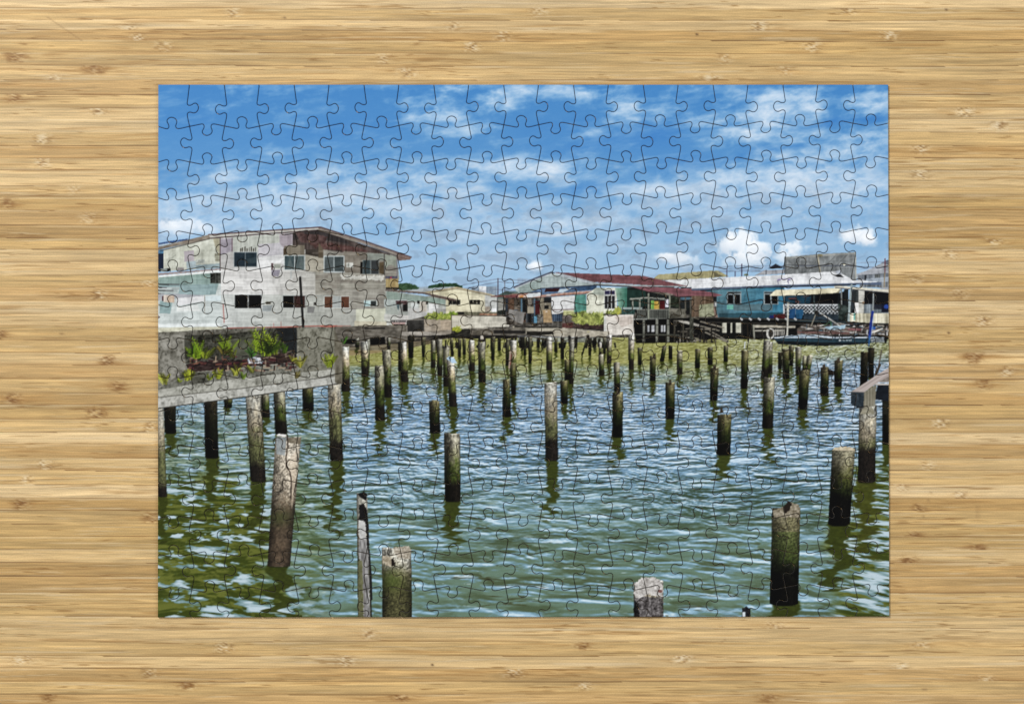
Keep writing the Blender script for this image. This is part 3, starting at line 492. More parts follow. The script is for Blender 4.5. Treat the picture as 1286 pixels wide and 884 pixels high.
def paint_docks():
    c8 = Z(880, 256, 5.2); b1 = Z(960, 380, 8.03); c4 = Z(880, 400, 5.2); c2 = Z(420, 400, 5.2); c3 = Z(650, 400, 5.2)
    # right dock
    F(c8(-10,740, 560,748, 1240,785, 1240,884, -10,884), (22, 22, 22), TN(4, 2, .06)); L(c8(-10,742, 548,755, 970,775), 1.2, (96, 90, 78)); L(c8(560,762, 970,775), 1., (40, 80, 96)); L(c8(0,772, 960,792), 1.1, (70, 66, 58))
    for k in range(7): L([(930+k*11.3, 400), (932+k*11.3, 401.5)], 2., (196, 200, 204))
    for x0, x1 in ((140, 170), (228, 262), (195, 205)): F(c4(x0, 30, x1, 28, x1, 95, x0, 92), (186, 184, 160), TN(2, 4, .1))
    F(c4(345,42, 620,48, 620,62, 345,60), (168, 160, 140), TN(4, 1.5, .12)); F(c4(345,60, 560,66, 560,130, 345,125), (40, 38, 36), TN(3, 3, .06))
    for k in range(9): ZR(c4, 430+k*14, 70, 437+k*14, 112, (176, 172, 160))
    L(c4(345,80, 540,78), 1.5, (170, 166, 150)); E(*c4(455,98)[0], 5.2, 7, (196, 194, 184)); E(*c4(458,98)[0], 3.2, 5, (64, 60, 54)); L(c4(345,45, 350,140), 2, (160, 160, 140)); L(c4(305,40, 310,150), 1.6, (56, 44, 30)); L(c4(270,40, 268,120), 1.6, (60, 56, 50))
    F(b1(400,215, 980,235, 1260,260, 1260,330, 330,330, 330,260), (98, 88, 78), TN(4, 1.5, .16)); clutter(1005, 406, 1116, 421, 150, [(160, 152, 140), (60, 54, 50), (120, 92, 84), (190, 190, 190), (36, 34, 36), (80, 110, 130)], 6, (.6, 1.5), (2, 10), .15)
    F(b1(600,245, 700,235, 820,225, 810,265, 660,275), (150, 190, 216), TN(3, 1.5, .12)); F(b1(330,290, 860,300, 860,318, 340,310), (124, 84, 78), TN(4, 1, .08)); F(b1(840,262, 980,262, 980,285, 850,282), (150, 90, 92), TN(3, 1, .1)); F(b1(1080,240, 1120,240, 1120,275, 1080,275), (24, 90, 190))
    L(b1(575,110, 760,235), 1.6, (176, 176, 170)); L(b1(520,110, 470,240), 1.4, (140, 132, 112)); E(*b1(525,100)[0], 3, 2.6, (46, 42, 40)); L(b1(670,190, 672,235), .9, (60, 140, 90)); L(b1(600,230, 670,192), .8, (50, 110, 70)); F(b1(1080,295, 1190,255, 1196,268, 1110,305), (206, 202, 190))
    L(b1(240,0, 230,330), 2.2, (190, 188, 172))
    # boat
    F(b1(90,352, 220,335, 380,322, 700,345, 1080,345, 1200,350, 1230,385, 1060,410, 850,428, 560,436, 300,430, 140,418, 110,385), (34, 72, 90), TN(12, 2, .03)); F(b1(110,385, 560,400, 1060,400, 1050,412, 850,430, 560,438, 140,420), (22, 36, 44))
    F(b1(90,352, 220,335, 380,322, 540,330, 700,344, 1130,345, 1160,356, 700,360, 300,356, 110,362), (176, 196, 214), TN(4, 1, .12)); F(b1(230,338, 520,325, 520,345, 230,350), (140, 170, 196), TN(2, 1, .18)); F(b1(1060,355, 1230,350, 1210,400, 1080,400), (120, 130, 136), TN(2, 1, .25)); E(*b1(1222,370)[0], 2, 5, (26, 26, 26))
    for x in (712, 782, 905): L(b1(x, 320, x, 362), .8, (40, 40, 50))
    # hull lettering, too small to read in the picture
    ZR(b1, 750, 368, 772, 390, (190, 200, 206)); ZR(b1, 756, 374, 766, 379, (60, 90, 100)); 
    for k, (w, h0) in enumerate(((13, 374), (11, 376), (14, 374), (11, 370), (12, 374), (11, 370))): ZR(b1, 790+k*16, h0, 790+k*16+w, 390, (176, 188, 194), a=.9); ZR(b1, 790+k*16+5, 378, 790+k*16+8, 386, (50, 80, 92), a=.8)
    L(b1(1090,95, 1075,200, 1060,345), 3.2, (16, 50, 170)); L(b1(1062,340, 1052,440), 1.6, (30, 110, 190)); L(b1(1100,150, 1080,330), .9, (150, 180, 210), .8)
    # left collapsed gangway of the right dock
    for q in ((0, 20, 150, 60), (0, 50, 120, 80), (60, 80, 180, 150), (30, 90, 175, 155), (0, 70, 100, 70)): L(c4(*q), 1.8, (132, 124, 106))
    for x in (20, 70): L(c4(x, 60, x, 155), 2, (50, 46, 38))
    # middle dock
    F(c3(-20,62, 60,75, 60,100, -20,95), (140, 130, 110), TN(4, 2, .12)); F(c3(-30,50, 300,60, 560,84, 600,84, 600,115, 380,128, 60,100, -30,90), (176, 166, 142), TN(6, 2, .12, 4)); F(c3(60,82, 350,86, 350,98, 80,112, 60,100), (44, 40, 30), TN(4, 2, .1)); F(c3(-20,45, 290,55, 290,64, -20,60), (70, 64, 56), TN(3, 1, .12)); E(*c3(462,100)[0], 3, 3, (190, 180, 60))
    F(c3(230,86, 580,88, 580,118, 380,128, 240,112), (176, 166, 142), TN(5, 2, .1)); L(c3(60,104, 235,118, 380,130, 600,118), 1., (50, 46, 40))
    # dark gaps below the left docks
    F(c2(0,52, 470,40, 470,90, 700,110, 880,95, 880,75, 1248,60, 1248,105, 900,112, 600,150, 340,165, 0,190), (116, 108, 94), TN(5, 2, .16)); F(c2(480,105, 900,108, 1248,112, 1248,128, 900,132, 480,120), (38, 34, 32), TN(4, 1.5, .1)); F(c2(440,88, 590,85, 700,100, 700,110, 440,112), (168, 160, 148), TN(5, 1.5, .1)); F(c2(770,70, 890,70, 885,120, 700,112, 780,95), (52, 50, 42), TN(3, 2, .12))
    F(c2(60,138, 135,134, 135,165, 65,168), (16, 15, 15)); F(c2(230,125, 330,120, 335,168, 235,172), (16, 15, 15)); F(c2(195,62, 330,60, 330,68, 195,70), (30, 28, 26)); L(c2(100,186, 340,168, 600,135, 720,128), 1.2, (30, 28, 26)); bush(*c2(800,75)[0], 5, 3, [(176, 180, 40), (150, 160, 40)], 36, 3); fern(*c2(60,165)[0], 9, 7, (70, 140, 20), 5, .4)
    F(c2(880,60, 1000,60, 1000,68, 880,68), (176, 168, 150)); F(c2(1040,75, 1248,80, 1248,100, 1040,98), (48, 44, 42))
    # muddy strip in shade under the left dock
    F(c2(0,190, 340,168, 600,140, 700,150, 460,200, 200,235, 0,250), (132, 112, 88), TN(8, 1.5, .14), a=.7)
    F(c3(0,112, 600,125, 600,160, 0,150), (150, 160, 170), TN(4, 2, .2), a=.5)
    clutter(540, 422, 775, 436, 46, [(30, 28, 26), (44, 40, 34), (20, 18, 18)], 15, (1.5, 4), (4, 12), 1.)

def paint_planter():
    c1 = Z(190, 400, 5.2)
    ST = lambda x, y: -(sst(.52, .68, fbm(x/9, y/12, 207, 5, .65))*.10+sst(.50, .75, fbm(x/2.6, y/3.4, 208, 4, .65))*.12)[..., None]
    F(c1(20,98, 300,75, 700,60, 1195,58, 1200,330, 1225,360, 1225,425, 600,512, 20,590), (114, 112, 104), TN(14, 10, .08, 13), ST, TN(2, 2, .05, 6))
    F(c1(215,110, 500,100, 810,62, 950,58, 950,240, 900,290, 240,350, 215,220), (78, 78, 70), TN(9, 8, .10, 14), ST, TN(2, 2, .05, 6)); F(c1(810,62, 950,60, 955,255, 870,250, 880,180), (38, 42, 44), TN(5, 5, .05)); F(c1(520,130, 720,110, 720,240, 540,240), (84, 86, 74), TN(6, 5, .10))
    F(c1(20,100, 215,110, 222,350, 160,380, 20,480), (136, 134, 126), TN(14, 12, .09, 15), ST, TN(2, 2, .04)); F(c1(955,60, 1195,58, 1200,330, 960,360, 950,240), (128, 127, 116), TN(12, 14, .09, 16), ST, TN(2, 2, .04))
    F(c1(215,340, 300,345, 700,305, 950,285, 955,360, 700,400, 300,450, 20,510, 20,470, 160,400), (116, 116, 108), TN(12, 4, .08), ST, TN(2, 2, .06)); L(c1(240,352, 560,322, 930,288), 1.6, (150, 148, 138))
    F(c1(20,470, 300,425, 700,375, 1225,330, 1225,380, 600,455, 20,520), (158, 158, 150), TN(9, 4, .10, 17), ST, TN(2, 2, .05)); F(c1(20,518, 600,455, 1225,372, 1225,424, 600,512, 20,588), (172, 172, 166), TN(12, 4, .08, 18), ST, TN(1.6, 1.6, .04))
    L(c1(20,518, 600,455, 1225,372), 1., (74, 72, 66), .8); L(c1(20,590, 600,513, 1225,426), 1.2, (60, 58, 52)); F(c1(1195,60, 1225,150, 1248,150, 1248,430, 1200,420), (104, 100, 88), TN(4, 6, .12))
    F(c1(225,300, 440,270, 620,275, 900,215, 950,250, 940,285, 560,322, 250,352), (60, 46, 44), TN(3, 2, .14))
    clutter(236, 447, 372, 466, 130, [(96, 50, 54), (40, 30, 30), (120, 84, 70), (24, 22, 24), (150, 134, 116), (70, 36, 42)], 8, (.8, 1.8), (3, 9), .2); clutter(310, 449, 330, 456, 26, [(206, 210, 216), (150, 160, 170)], 8, (.8, 1.6), (2, 5), .3); clutter(345, 440, 370, 455, 30, [(70, 56, 44), (30, 26, 26), (120, 110, 96)], 9, (.6, 1.4), (3, 9), .6)
    fern(*c1(300,262)[0], 17, 13, (140, 168, 34), 31, .95, .3); fern(*c1(352,262)[0], 17, 9, (136, 150, 40), 32, .7, .35); fern(*c1(315,255)[0], 24, 7, (128, 158, 30), 61, .5, .4); fern(*c1(252,250)[0], 14, 6, (110, 150, 30), 33, .5, .4)
    fern(*c1(485,235)[0], 16, 12, (120, 146, 36), 34, .8, .3); fern(*c1(500,225)[0], 22, 7, (140, 166, 36), 35, .4, .4); fern(*c1(468,235)[0], 15, 6, (120, 110, 50), 62, .9, .3)
    fern(*c1(745,245)[0], 32, 13, (164, 192, 40), 36, .42, .35); fern(*c1(705,235)[0], 25, 8, (150, 180, 36), 37, .5, .4); fern(*c1(800,235)[0], 26, 9, (166, 188, 44), 38, .45, .35); fern(*c1(872,225)[0], 13, 6, (100, 140, 30), 39, .5, .3); fern(*c1(655,250)[0], 11, 7, (80, 130, 50), 40, .6, .35); fern(*c1(765,230)[0], 20, 12, (70, 96, 26), 63, .9, .3)
    for x, y, s, n, c, sd in ((90, 430, 15, 12, (190, 196, 66), 41), (235, 405, 13, 13, (186, 196, 50), 42), (260, 400, 12, 6, (190, 200, 60), 43), (380, 400, 8, 9, (180, 200, 50), 44), (440, 395, 12, 12, (180, 190, 50), 45), (550, 375, 15, 14, (196, 200, 80), 46), (600, 395, 9, 8, (140, 170, 60), 47),
                              (655, 355, 11, 8, (160, 166, 70), 48), (970, 320, 16, 14, (180, 180, 70), 49), (925, 280, 8, 7, (190, 190, 70), 50), (1160, 320, 15, 14, (170, 190, 40), 51), (185, 415, 5, 6, (180, 200, 50), 52), (530, 260, 10, 7, (120, 130, 40), 53), (945, 390, 9, 5, (120, 112, 60), 54)):
        fern(*c1(x, y)[0], s*1.05, max(4, int(n*.7)), [v*.92 for v in c], sd, .62, .45)
POSTS = [ # xl, xr, ytop, xl_bottom, xr_bottom, ybottom, kind
 (616,619,423,616,619,440,'d'),(625,629,424,625,629,440,'d'),(565,569,425,566,570,446,'m'),(575,579.6,425,575,579,448,'m'),(580.5,585,425,581,585,445,'m'),(512,520,421,513,519,449,'d'),(528.7,534.8,424,530,533.5,448,'m'),
 (459,464.6,426,460,464,462,'g'),(486,491,424,486,490,438,'g'),(446,451,425,446,451,436,'g'),(616.5,622,423,617,621,452,'m'),(696,700,424,696,700,442,'m'),(653,657,423,654,657,440,'d'),(657,661,423,657.5,661,446,'m'),(739,743.5,424,739,742.5,446,'d'),
 (736,738,425,730,732,446,'m'),(757,761,424,757,761,444,'m'),(745,749,424,745,749,436,'d'),(674,678,424,674,678,436,'d'),(680,683,424,680,683,434,'d'),(590,594,422,590,594,434,'d'),(606,610,422,606,610,432,'d'),(545,550,422,545,550,434,'d'),
 (421,426,429,422,426,456,'g'),(541,547.3,427,541,547,461.5,'g'),(548.3,555.5,426,549.3,555.5,471.5,'g'),(663,668.3,423,663.5,667.7,456,'m'),(634.8,640,425,634.8,639,459,'m'),(640.6,648.8,427,641,648.4,472,'l'),
 (499.8,504.6,429,500,505,466,'d'),(502.7,510.5,430,503.7,513,479,'l'),(452.7,462.3,428,454,463,472,'l'),(588.3,596,427,589,596.5,465.4,'l'),(556,565,433.6,556.5,563,484.6,'g'),
 (686,693.3,423,686,693.3,464.4,'l'),(704.2,708.7,424,704.2,708.7,450.4,'d'),(715,721.5,425,714,720,481.7,'g'),(709,715,452,709,715.5,477,'m'),(762,768.6,421,762,767.7,455.8,'l'),(788.8,797,419,789.4,796,463.8,'l'),
 (752,755.5,430,752,756,446,'l'),(751.5,758,445,752,759,470.8,'g'),(800.6,806,436,801,805.8,458,'m'),(832,837.3,434,828.5,834,453.5,'m'),(839.4,844.6,434,839.4,844.6,450.4,'d'),(850.3,857,440,850,857,469.6,'g'),(873,879.4,438.5,872.6,879,462,'m'),
 (888.6,895,435.6,888.6,895,457.7,'m'),(908.8,914.6,434,908.5,914,454,'m'),(600,609.4,429,600.8,610,479,'g'),(427.3,438.3,435.6,428.7,439.8,490.4,'l'),(479.6,491,439.4,482.5,492,498,'g'),(639.5,648,455,642,648,495,'m'),
 (816,823.5,447,815.8,823.5,478,'m'),(770.6,778.5,454.8,771,779,491,'g'),(931,940,440,930,938.6,487.5,'m'),(961,970.3,429,963,970,468,'g'),(959,967.5,427,955.6,964.6,475,'g'),(990.6,997,434,991.5,996,459,'m'),(977,982,442,977,982,463,'d'),
 (982,991,438,983,991.5,475,'m'),(998.7,1006.5,435.6,999,1006,469.6,'g'),(560.8,570.4,448,564,574,509.6,'l'),(470.4,482,458.7,471,483.5,527,'g'),(892,902.7,462,891.5,901,502,'m'),(631.5,640,476,631,642,523,'m'),
 (703.5,713,478,704,713,506,'m'),(1030.6,1041,461,1030,1040.6,496,'m'),(1048,1058.5,452,1047.5,1057,484.6,'m'),(1081,1090.5,442,1080,1089.6,484,'d'),(1090,1098,436,1090.5,1097.3,474,'d'),(1008,1013,447,1007,1012,468,'g'),(1014,1021,446,1010,1017,470,'g'),(1004,1017,465,1002,1014,513,'m'),
 (538.7,552,503,539.6,553,542.7,'m'),(835.6,847.5,480,835.6,847.2,525,'m'),(959,973.3,474,957,970.8,536.5,'g'),(769,782.5,493,768.7,782,548,'m'),(683.3,699.4,480,685,701,577,'c'),(901,918.5,520,900,917.5,570,'m'),(557.5,577.7,543.5,558.5,578.6,628,'g'),
 (281,292,500,281.5,291.5,511,'m'),(327.5,338,490,329,339,523,'g'),(343,358,488,345.5,360.5,544,'g'),(379.4,393.5,482,380,394,515,'m'),(205.4,220.8,505,207,221.3,543,'d'),(1108,1119,500,1108,1119,557,'d'),
]
def moss(x0, x1, y0, y1, col, ya, yb, sg, a=.8):
    r = sl(x0, y0, x1, y1+12); x = X[r]; y = Y[r]; q = (x-x0)/(x1-x0); n = fbm(x/4, y/5, 19, 4, .6); n2 = fbm(x/1.4, y/1.6, 20, 3, .6)
    k = np.clip(1-sst(ya, yb, y+(n-.5)*34), 0, 1)*a*(q > 0)*(q < 1)
    IMG[r] = mix(IMG[r], C3(col)*(.30+n2*1.35)[..., None]*np.interp(q, SHADE[0], SHADE[2])[..., None].astype(np.float32), k)
def big_posts():
    c1 = Z(190, 400, 5.2)
    post(256.3,272.7,500,257.5,274.6,574,'d',.9,3); post(411,427.5,470,414.5,431,577,'c',.8,4,.80); post(308,327.5,492,314.5,334,603,'c',.7,5,.82); post(196,205,508,198,210,623,'c',.5,6,.9)
    post(346,378,548,336,364.5,708.5,'w',.4,7,.97)
    # lower, mossy and dark part of the leaning post, its crack and sawn top
    r = sl(330, 600, 375, 712); x = X[r]; y = Y[r]; t = (y-548)/160.5; a = 346-10*t; b = 378-13.5*t; q = (x-a)/(b-a); m = (q > 0) & (q < 1) & (y < 711)
    n = fbm(x/3, y/3, 9, 4, .6); k = np.clip(sst(610, 650, y+(n-.5)*30), 0, 1)*m; IMG[r] = IMG[r]*(1-k[..., None]*.85)+(C3((64, 54, 44))*(.5+n)[..., None]*(.6+.7*np.sin(np.clip(q, 0, 1)*3.1))[..., None])*k[..., None]*.85
    k = np.exp(-((y-650)/10)**2-((q-.4)/.5)**2)*m*.5; IMG[r] = mix(IMG[r], C3((66, 80, 40)), k)
    F([(346.5,546.5),(350,544.5),(359,545.5),(360,548),(349,547.5)], (206, 204, 202)); F([(362,549),(378.5,549),(377.5,558),(362,556)], (120, 112, 98), TN(2, 3, .12)); F([(346.8,548),(359.5,549),(358,572),(347,570)], (132, 140, 144), TN(3, 6, .10), a=.8)
    L([(361,546),(361.5,560),(359,575),(360,586),(364,592),(366,604),(365.5,625)], 1.5, (56, 42, 34)); F([(362,578),(373,565),(370,620),(366,640),(366.5,600)], (196, 180, 160), TN(3, 5, .08), a=.55)
    # charred pole
    post(448,461,619,449.5,467,776,'c',0,11,1.5)
    F([(449,620),(457,617.5),(461,620),(460,629),(452,624)], (30, 28, 30)); F([(451,634),(456,632),(461,640),(463,660),(463.5,690),(461,690),(459,655),(451,652)], (34, 32, 34), TN(2, 3, .05), jag=.8); L([(463,690),(465.5,720),(466.5,752)], 2.6, (36, 34, 36)); F([(450,652),(459,655),(460,678),(451,676)], (176, 176, 174), TN(2, 3, .1), jag=.8)
    F([(449.5,705),(455,700),(457,776),(450,776)], (112, 112, 84), TN(2, 4, .1), jag=.8, a=.7); F([(450.5,677),(460,676),(463,700),(465,776),(457,776),(455,705),(450.5,700)], (132, 131, 130), TN(1.6, 9, .2), jag=.7); L([(457,692),(458,776)], .6, (90, 84, 84)); L([(464,700),(466.3,776)], 1.8, (40, 38, 38))
    # front stumps
    post(479.4,516.4,688,480.5,518,790,'c',0,12,1.5)
    r = sl(478, 684, 520, 778); x = X[r]; y = Y[r]; q = (x-480)/37; m = (q > 0) & (q < 1) & (y > 700); n = fbm(x/4, y/4, 19, 4, .6); n2 = fbm(x/1.6, y/1.6, 20, 3, .6)
    k = np.clip(sst(702, 740, y+(n-.5)*30), 0, 1)*m*.85; IMG[r] = mix(IMG[r], C3((84, 82, 56))*np.clip(.25+n2*1.1, 0, 2)[..., None]*(.5+.8*np.sin(np.clip(q, 0, 1)*3.1))[..., None], k)
    k = np.exp(-((y-728)/13)**2-((q-.35)/.4)**2)*m*.6; IMG[r] = mix(IMG[r], C3((74, 92, 34)), k)
    F([(479,686),(494,684),(493,697),(488,700),(479,697)], (106, 142, 156), a=.0); F([(494,687),(513,685.5),(516,690),(514,702),(500,700),(495,694)], (160, 152, 138), TN(2, 2, .2), TN(1, 1, .12), jag=1); F([(480,697),(490,699),(494,707),(490,712),(481,706)], (158, 148, 130), TN(2, 2, .2), jag=1); F([(491,702),(495,700),(496,710),(492,711)], (40, 32, 28), jag=.8)
    post(795.3,833,730,796.6,833,790,'c',0,13,1.5)
    moss(796, 832, 750, 790, (96, 92, 92), 800, 830, -1); F([(796,745),(798,731),(806,725),(820,724),(829,728),(833,738),(832,750),(815,746),(800,752)], (176, 172, 168), TN(2.4, 2.4, .20), TN(1, 1, .12), jag=1.2); F([(796,752),(812,748),(833,754),(833,776),(796,776)], (92, 88, 88), TN(3, 5, .25), TN(1, 1.4, .2), jag=1); F([(796,752),(802,758),(803,776),(796,776)], (30, 28, 30), TN(2, 3, .1), jag=1); E(829,742,3,2,(110,70,64),.8)
    post(932,942.5,763,932,942.5,790,'d',0,14,1.5); F([(932,766),(937,760.5),(942,765),(942,776),(932,776)], (40, 40, 46), TN(2, 3, .12)); F([(932.5,768),(936,768),(936,776),(932.5,776)], (190, 200, 206))
    # right front pair
    post(1045,1074,564,1040,1067.5,657.6,'m',.9,15,.62); F([(1045,565),(1049,561.5),(1066,560.5),(1074,563),(1073,568),(1056,566)], (184, 172, 148), TN(2, 2, .14), jag=.7); moss(1045, 1073, 566, 600, (136, 132, 114), 570, 604, -1)
    post(970,1005,638,966.5,1002.5,757,'m',.5,16,.60); F([(970,641),(985,636),(990,629),(995,631),(1004,634),(1004.5,652),(990,648),(986,660),(972,652)], (138, 130, 114), TN(3, 3, .16), TN(1.2, 1.2, .12), jag=1); F([(984,636),(990,628.5),(994,632),(992,640),(986,645)], (46, 38, 32), jag=.8); moss(969, 1003.5, 650, 715, (112, 108, 84), 660, 715, -1); moss(969, 1003, 668, 730, (66, 84, 38), 690, 730, -1, .45)
    # post heads with a little character
    F([(732/5.2+420,450),(564,447.5),(570.5,450),(574,456),(568,456),(563,452)], (164, 190, 214)); F([(563,448.5),(566,448),(566,455)], (60, 76, 90))
    for x, y in ((906, 514), (776, 490), (841.5, 478.5), (1035, 459), (1053, 450.5), (822, 446), (897, 460)): F([(x-2, y+5), (x-1.4, y-1), (x+1, y-2.4), (x+2.6, y+5)], (66, 58, 46), TN(1.5, 2, .14), jag=.5)
    L([(935,437),(935.6,430)], 1.6, (180, 186, 186)); F([(1039,463),(1048,466),(1048,471),(1041,470)], (30, 26, 22)); L([(1107,440),(1102,468)], 1.8, (96, 90, 80)); L([(1105,458),(1100,470)], 3, (70, 62, 50))
    for x in (605,): ZR(Z(420, 400, 5.2), 945, 118, 985, 150, (44, 40, 36)); ZR(Z(420, 400, 5.2), 955, 112, 975, 135, (176, 170, 160)); L([(727/5.2+420,428),(727/5.2+420,436)], 2, (26, 24, 24))
    L([(641,441),(639.5,462)], 2.2, (150, 134, 120)); L([(642,445),(641,458)], .8, (120, 50, 44))
def right_beam():
    d = Z(1040, 440, 11.05)
    F(d(0,270, 80,290, 90,345, 0,340), (36, 30, 26))
    post(1079,1101,508,1077,1099,604,'c',0,17,.58)
    reflect(1075, 1101, 603, 120, (84, 88, 28)); post(1079,1101,508,1077,1099,604,'c',0,17,.58)
    F(d(690,480, 884,480, 884,715, 640,680), (28, 34, 44), TN(6, 6, .05)); F(d(760,715, 884,715, 884,884, 760,884), (40, 40, 30), TN(4, 6, .06))
    F(d(320,575, 690,330, 884,210, 884,330, 700,440, 500,580), (160, 150, 146), lambda x, y: ((fbm((x+y*.9)/12, (y*1.4+x*.9)/1.6, 27, 3)-.5)*.22)[..., None]); F(d(700,440, 884,330, 884,440, 800,440), (124, 116, 110), TN(3, 3, .08)); F(d(660,455, 884,458, 884,485, 670,478), (176, 172, 168))
    F(d(500,580, 670,475, 650,760, 480,810), (126, 122, 108), TV(1.7, .05), TN(3, 6, .06)); F(d(315,575, 500,580, 490,800, 400,800, 315,745), (52, 62, 70), TN(3, 3, .10)); L(d(315,575, 500,582), 1., (96, 96, 96))
    F(d(480,810, 560,780, 620,800, 640,884, 440,884), (140, 136, 120), TN(4, 4, .1))
def finish():
    global IMG
    def blur(a, s):
        k = np.exp(-np.arange(-3, 4)**2/(2*s*s)); k /= k.sum(); o = np.zeros_like(a)
        for i, w in zip(range(-3, 4), k): o += np.roll(a, i, 0)*w
        p = np.zeros_like(a)
        for i, w in zip(range(-3, 4), k): p += np.roll(o, i, 1)*w
        return p
    b = blur(IMG, .7); w = blur(b, 1.8)
    IMG = np.clip(b+(b-w)*.60, 0, 1)
    k = IMG*IMG*(3-2*IMG); IMG = (IMG*.62+k*.38)*1.03-.030; l = (IMG*np.array([.3, .55, .15], np.float32)).sum(2, keepdims=True); IMG = np.clip(l+(IMG-l)*.86, 0, 1)
def paint_all():
    paint_sky(); paint_water(); sky0 = IMG.copy(); R(194, 384, 1120, 424, (98, 92, 82), TN(6, 2, .16), TV(2.2, .08)); R(194, 372, 640, 390, (150, 150, 140), TN(6, 2, .1)); paint_far(); paint_house_left(); paint_low_houses(); paint_mid_house(); paint_garden_wall(); paint_right_house(); paint_docks()
    for i, p in enumerate(POSTS):
        if p[2] < 470 or p[0] > 440: post(*p, seed=i)
    for i, p in enumerate(POSTS):
        if not (p[2] < 470 or p[0] > 440): post(*p, seed=i)
    ch = (np.abs(IMG-sky0).max(2) > .002) & (Y < 440); l = IMG.mean(2, keepdims=True); ds = np.interp(X, (500, 560, 640, 880, 930, 1120), (.62, .85, .60, .60, .62, .66))[..., None].astype(np.float32)
    gr = (1-.13*sst(.45, .72, fbm(X/7, Y/16, 401, 5, .62))-.06*sst(.5, .7, fbm(X/1.6, Y/9, 402, 4, .6))-.08*sst(.45, .7, fbm(X/22, Y/1.6, 404, 3, .6))+.16*(fbm(X/3, Y/2, 403, 3, .7)-.5))[..., None]
    dk = np.interp(X, (194, 500, 640, 1120), (.95, .93, .98, 1.02))[..., None].astype(np.float32)
    gr = 1-(1-gr)*np.interp(X, (500, 560), (.6, 1.))[..., None].astype(np.float32)
    IMG[ch] = np.clip((l+(IMG-l)*ds)*gr*dk, 0, 1)[ch]; pk = ch & (l[..., 0] > .55) & (X < 500); IMG[pk] = IMG[pk]*np.array([.985, 1., .99], np.float32)
    big_posts(); paint_planter(); right_beam()
    # posts that stand in front of the planter's underside are redrawn where it crosses them
    finish()
# ---------------------------------------------------------------- real objects
import bpy
from mathutils import Vector
from mathutils.geometry import delaunay_2d_cdt
scene = bpy.context.scene
COL = scene.collection
U = 0.00045                      # metres per photograph pixel on the puzzle's face
T = 4.2                          # board thickness, same pixel unit
def wx(px): return (px-643)*U
def wy(py): return (442-py)*U
def lin(c): return np.where(c <= .04045, c/12.92, ((c+.055)/1.055)**2.4)
def sample(arr, px, py):
    fx = np.clip((px-OX)*S-.5, 0, BW-1.001); fy = np.clip((py-OY)*S-.5, 0, BH-1.001)
    ix = fx.astype(int); iy = fy.astype(int); fx = (fx-ix)[:, None]; fy = (fy-iy)[:, None]
    return (arr[iy, ix]*(1-fx)+arr[iy, ix+1]*fx)*(1-fy)+(arr[iy+1, ix]*(1-fx)+arr[iy+1, ix+1]*fx)*fy

# ------------------------------------------------ die cut of the jigsaw
NC, NR = 21, 15
random.seed(4)
def node(i, j):                   # i = 0..NC, j = 0..NR; inner nodes on the slightly turned die
    x = 238.1+43.85*(i-1)+.205*(j-1); y = 159.1-.205*(i-1)+44.72*(j-1)
    if i == 0: x = 198.3-.5*j/NR
    if i == NC: x = 1115.9+1.5*j/NR
    if j == 0: y = 106.3
    if j == NR: y = 775.4-1.*i/NC
    return (x, y)
TAB = [(0,0),(-.6,3.5),(-1.5,8),(-2.3,12),(-2.9,15),(-2.6,17),(-1.2,18.1),(1.2,18.1),(3.3,17.4),(5.4,16.2),(7.9,16),(10.1,17.6),(11.4,20.2),(11.5,22.6),(10.6,25.4),(8.6,27.6),(6.0,28.4),(3.6,27.9),(1.4,27.),(-1.1,27.2),(-2.5,28.6),(-2.8,30.8),(-2.1,35),(-1.0,40),(0,44.4)]
def edge(p, q, side, shift=0., size=1., shp=0):
    """polyline from node p to node q with a knob to `side` (+1 or -1)"""
    px, py = p; qx, qy = q; l = math.hypot(qx-px, qy-py); dx, dy = (qx-px)/l, (qy-py)/l; nx, ny = dy, -dx
    raw = []; mid = l-22.2 if shift > 900 else (22.2 if shift < -900 else l/2)+shift*(abs(shift) < 900)
    rg = random.Random(shp)
    sk = (rg.random()-.5)*.16; sz = size*(1+(rg.random()-.5)*.07); mid += (rg.random()-.5)*1.6
    for k, (o, t) in enumerate(TAB):
        d = t-22.2
        if k == 0: a = 0; o = 0
        elif k == len(TAB)-1: a = l; o = 0
        else:
            a = mid+d*(sz if abs(d) < 9 else 1)+sk*max(o, 0)
            if abs(d) >= 9:
                f = (abs(d)-9)/13.2; end = 0 if d < 0 else l; st = mid+math.copysign(9, d); a = st+(end-st)*f
            o = o*(sz if o > 0 else 1)
        raw.append((px+dx*a+nx*o*side, py+dy*a+ny*o*side))
    out = []
    n = len(raw)
    for k in range(n-1):           # Catmull-Rom
        p0 = raw[max(0, k-1)]; p1 = raw[k]; p2 = raw[k+1]; p3 = raw[min(n-1, k+2)]
        st = max(1, int(math.hypot(p2[0]-p1[0], p2[1]-p1[1])/1.3+.5))
        for s in range(st):
            t = s/st
            out.append(tuple(.5*((2*p1[c])+(-p0[c]+p2[c])*t+(2*p0[c]-5*p1[c]+4*p2[c]-p3[c])*t*t+(-p0[c]+3*p1[c]-3*p2[c]+p3[c])*t**3) for c in (0, 1)))
    out.append(raw[-1]); return out
FLIP_V = {(1,6),(1,8),(3,6),(3,8),(4,5),(4,6),(4,9),(5,6),(5,8),(6,5),(6,6),(6,7),(6,8),(6,9),(7,6),(7,8),(8,7),(9,5),(9,6),(9,7),(9,8),(9,9),(10,6),
          (11,6),(11,8),(12,5),(12,7),(12,8),(12,9),(13,7),(14,8),(15,5),(15,6),(15,7),(15,9),(16,7),(16,8),(17,5),(17,6),(17,7),(17,9),(19,7),(19,9),(20,7)}
FLIP_H = {(6,4),(7,4),(13,4),(14,4),(17,5)} | {(i, j) for i in range(NC) for j in (6,7,8,9)}
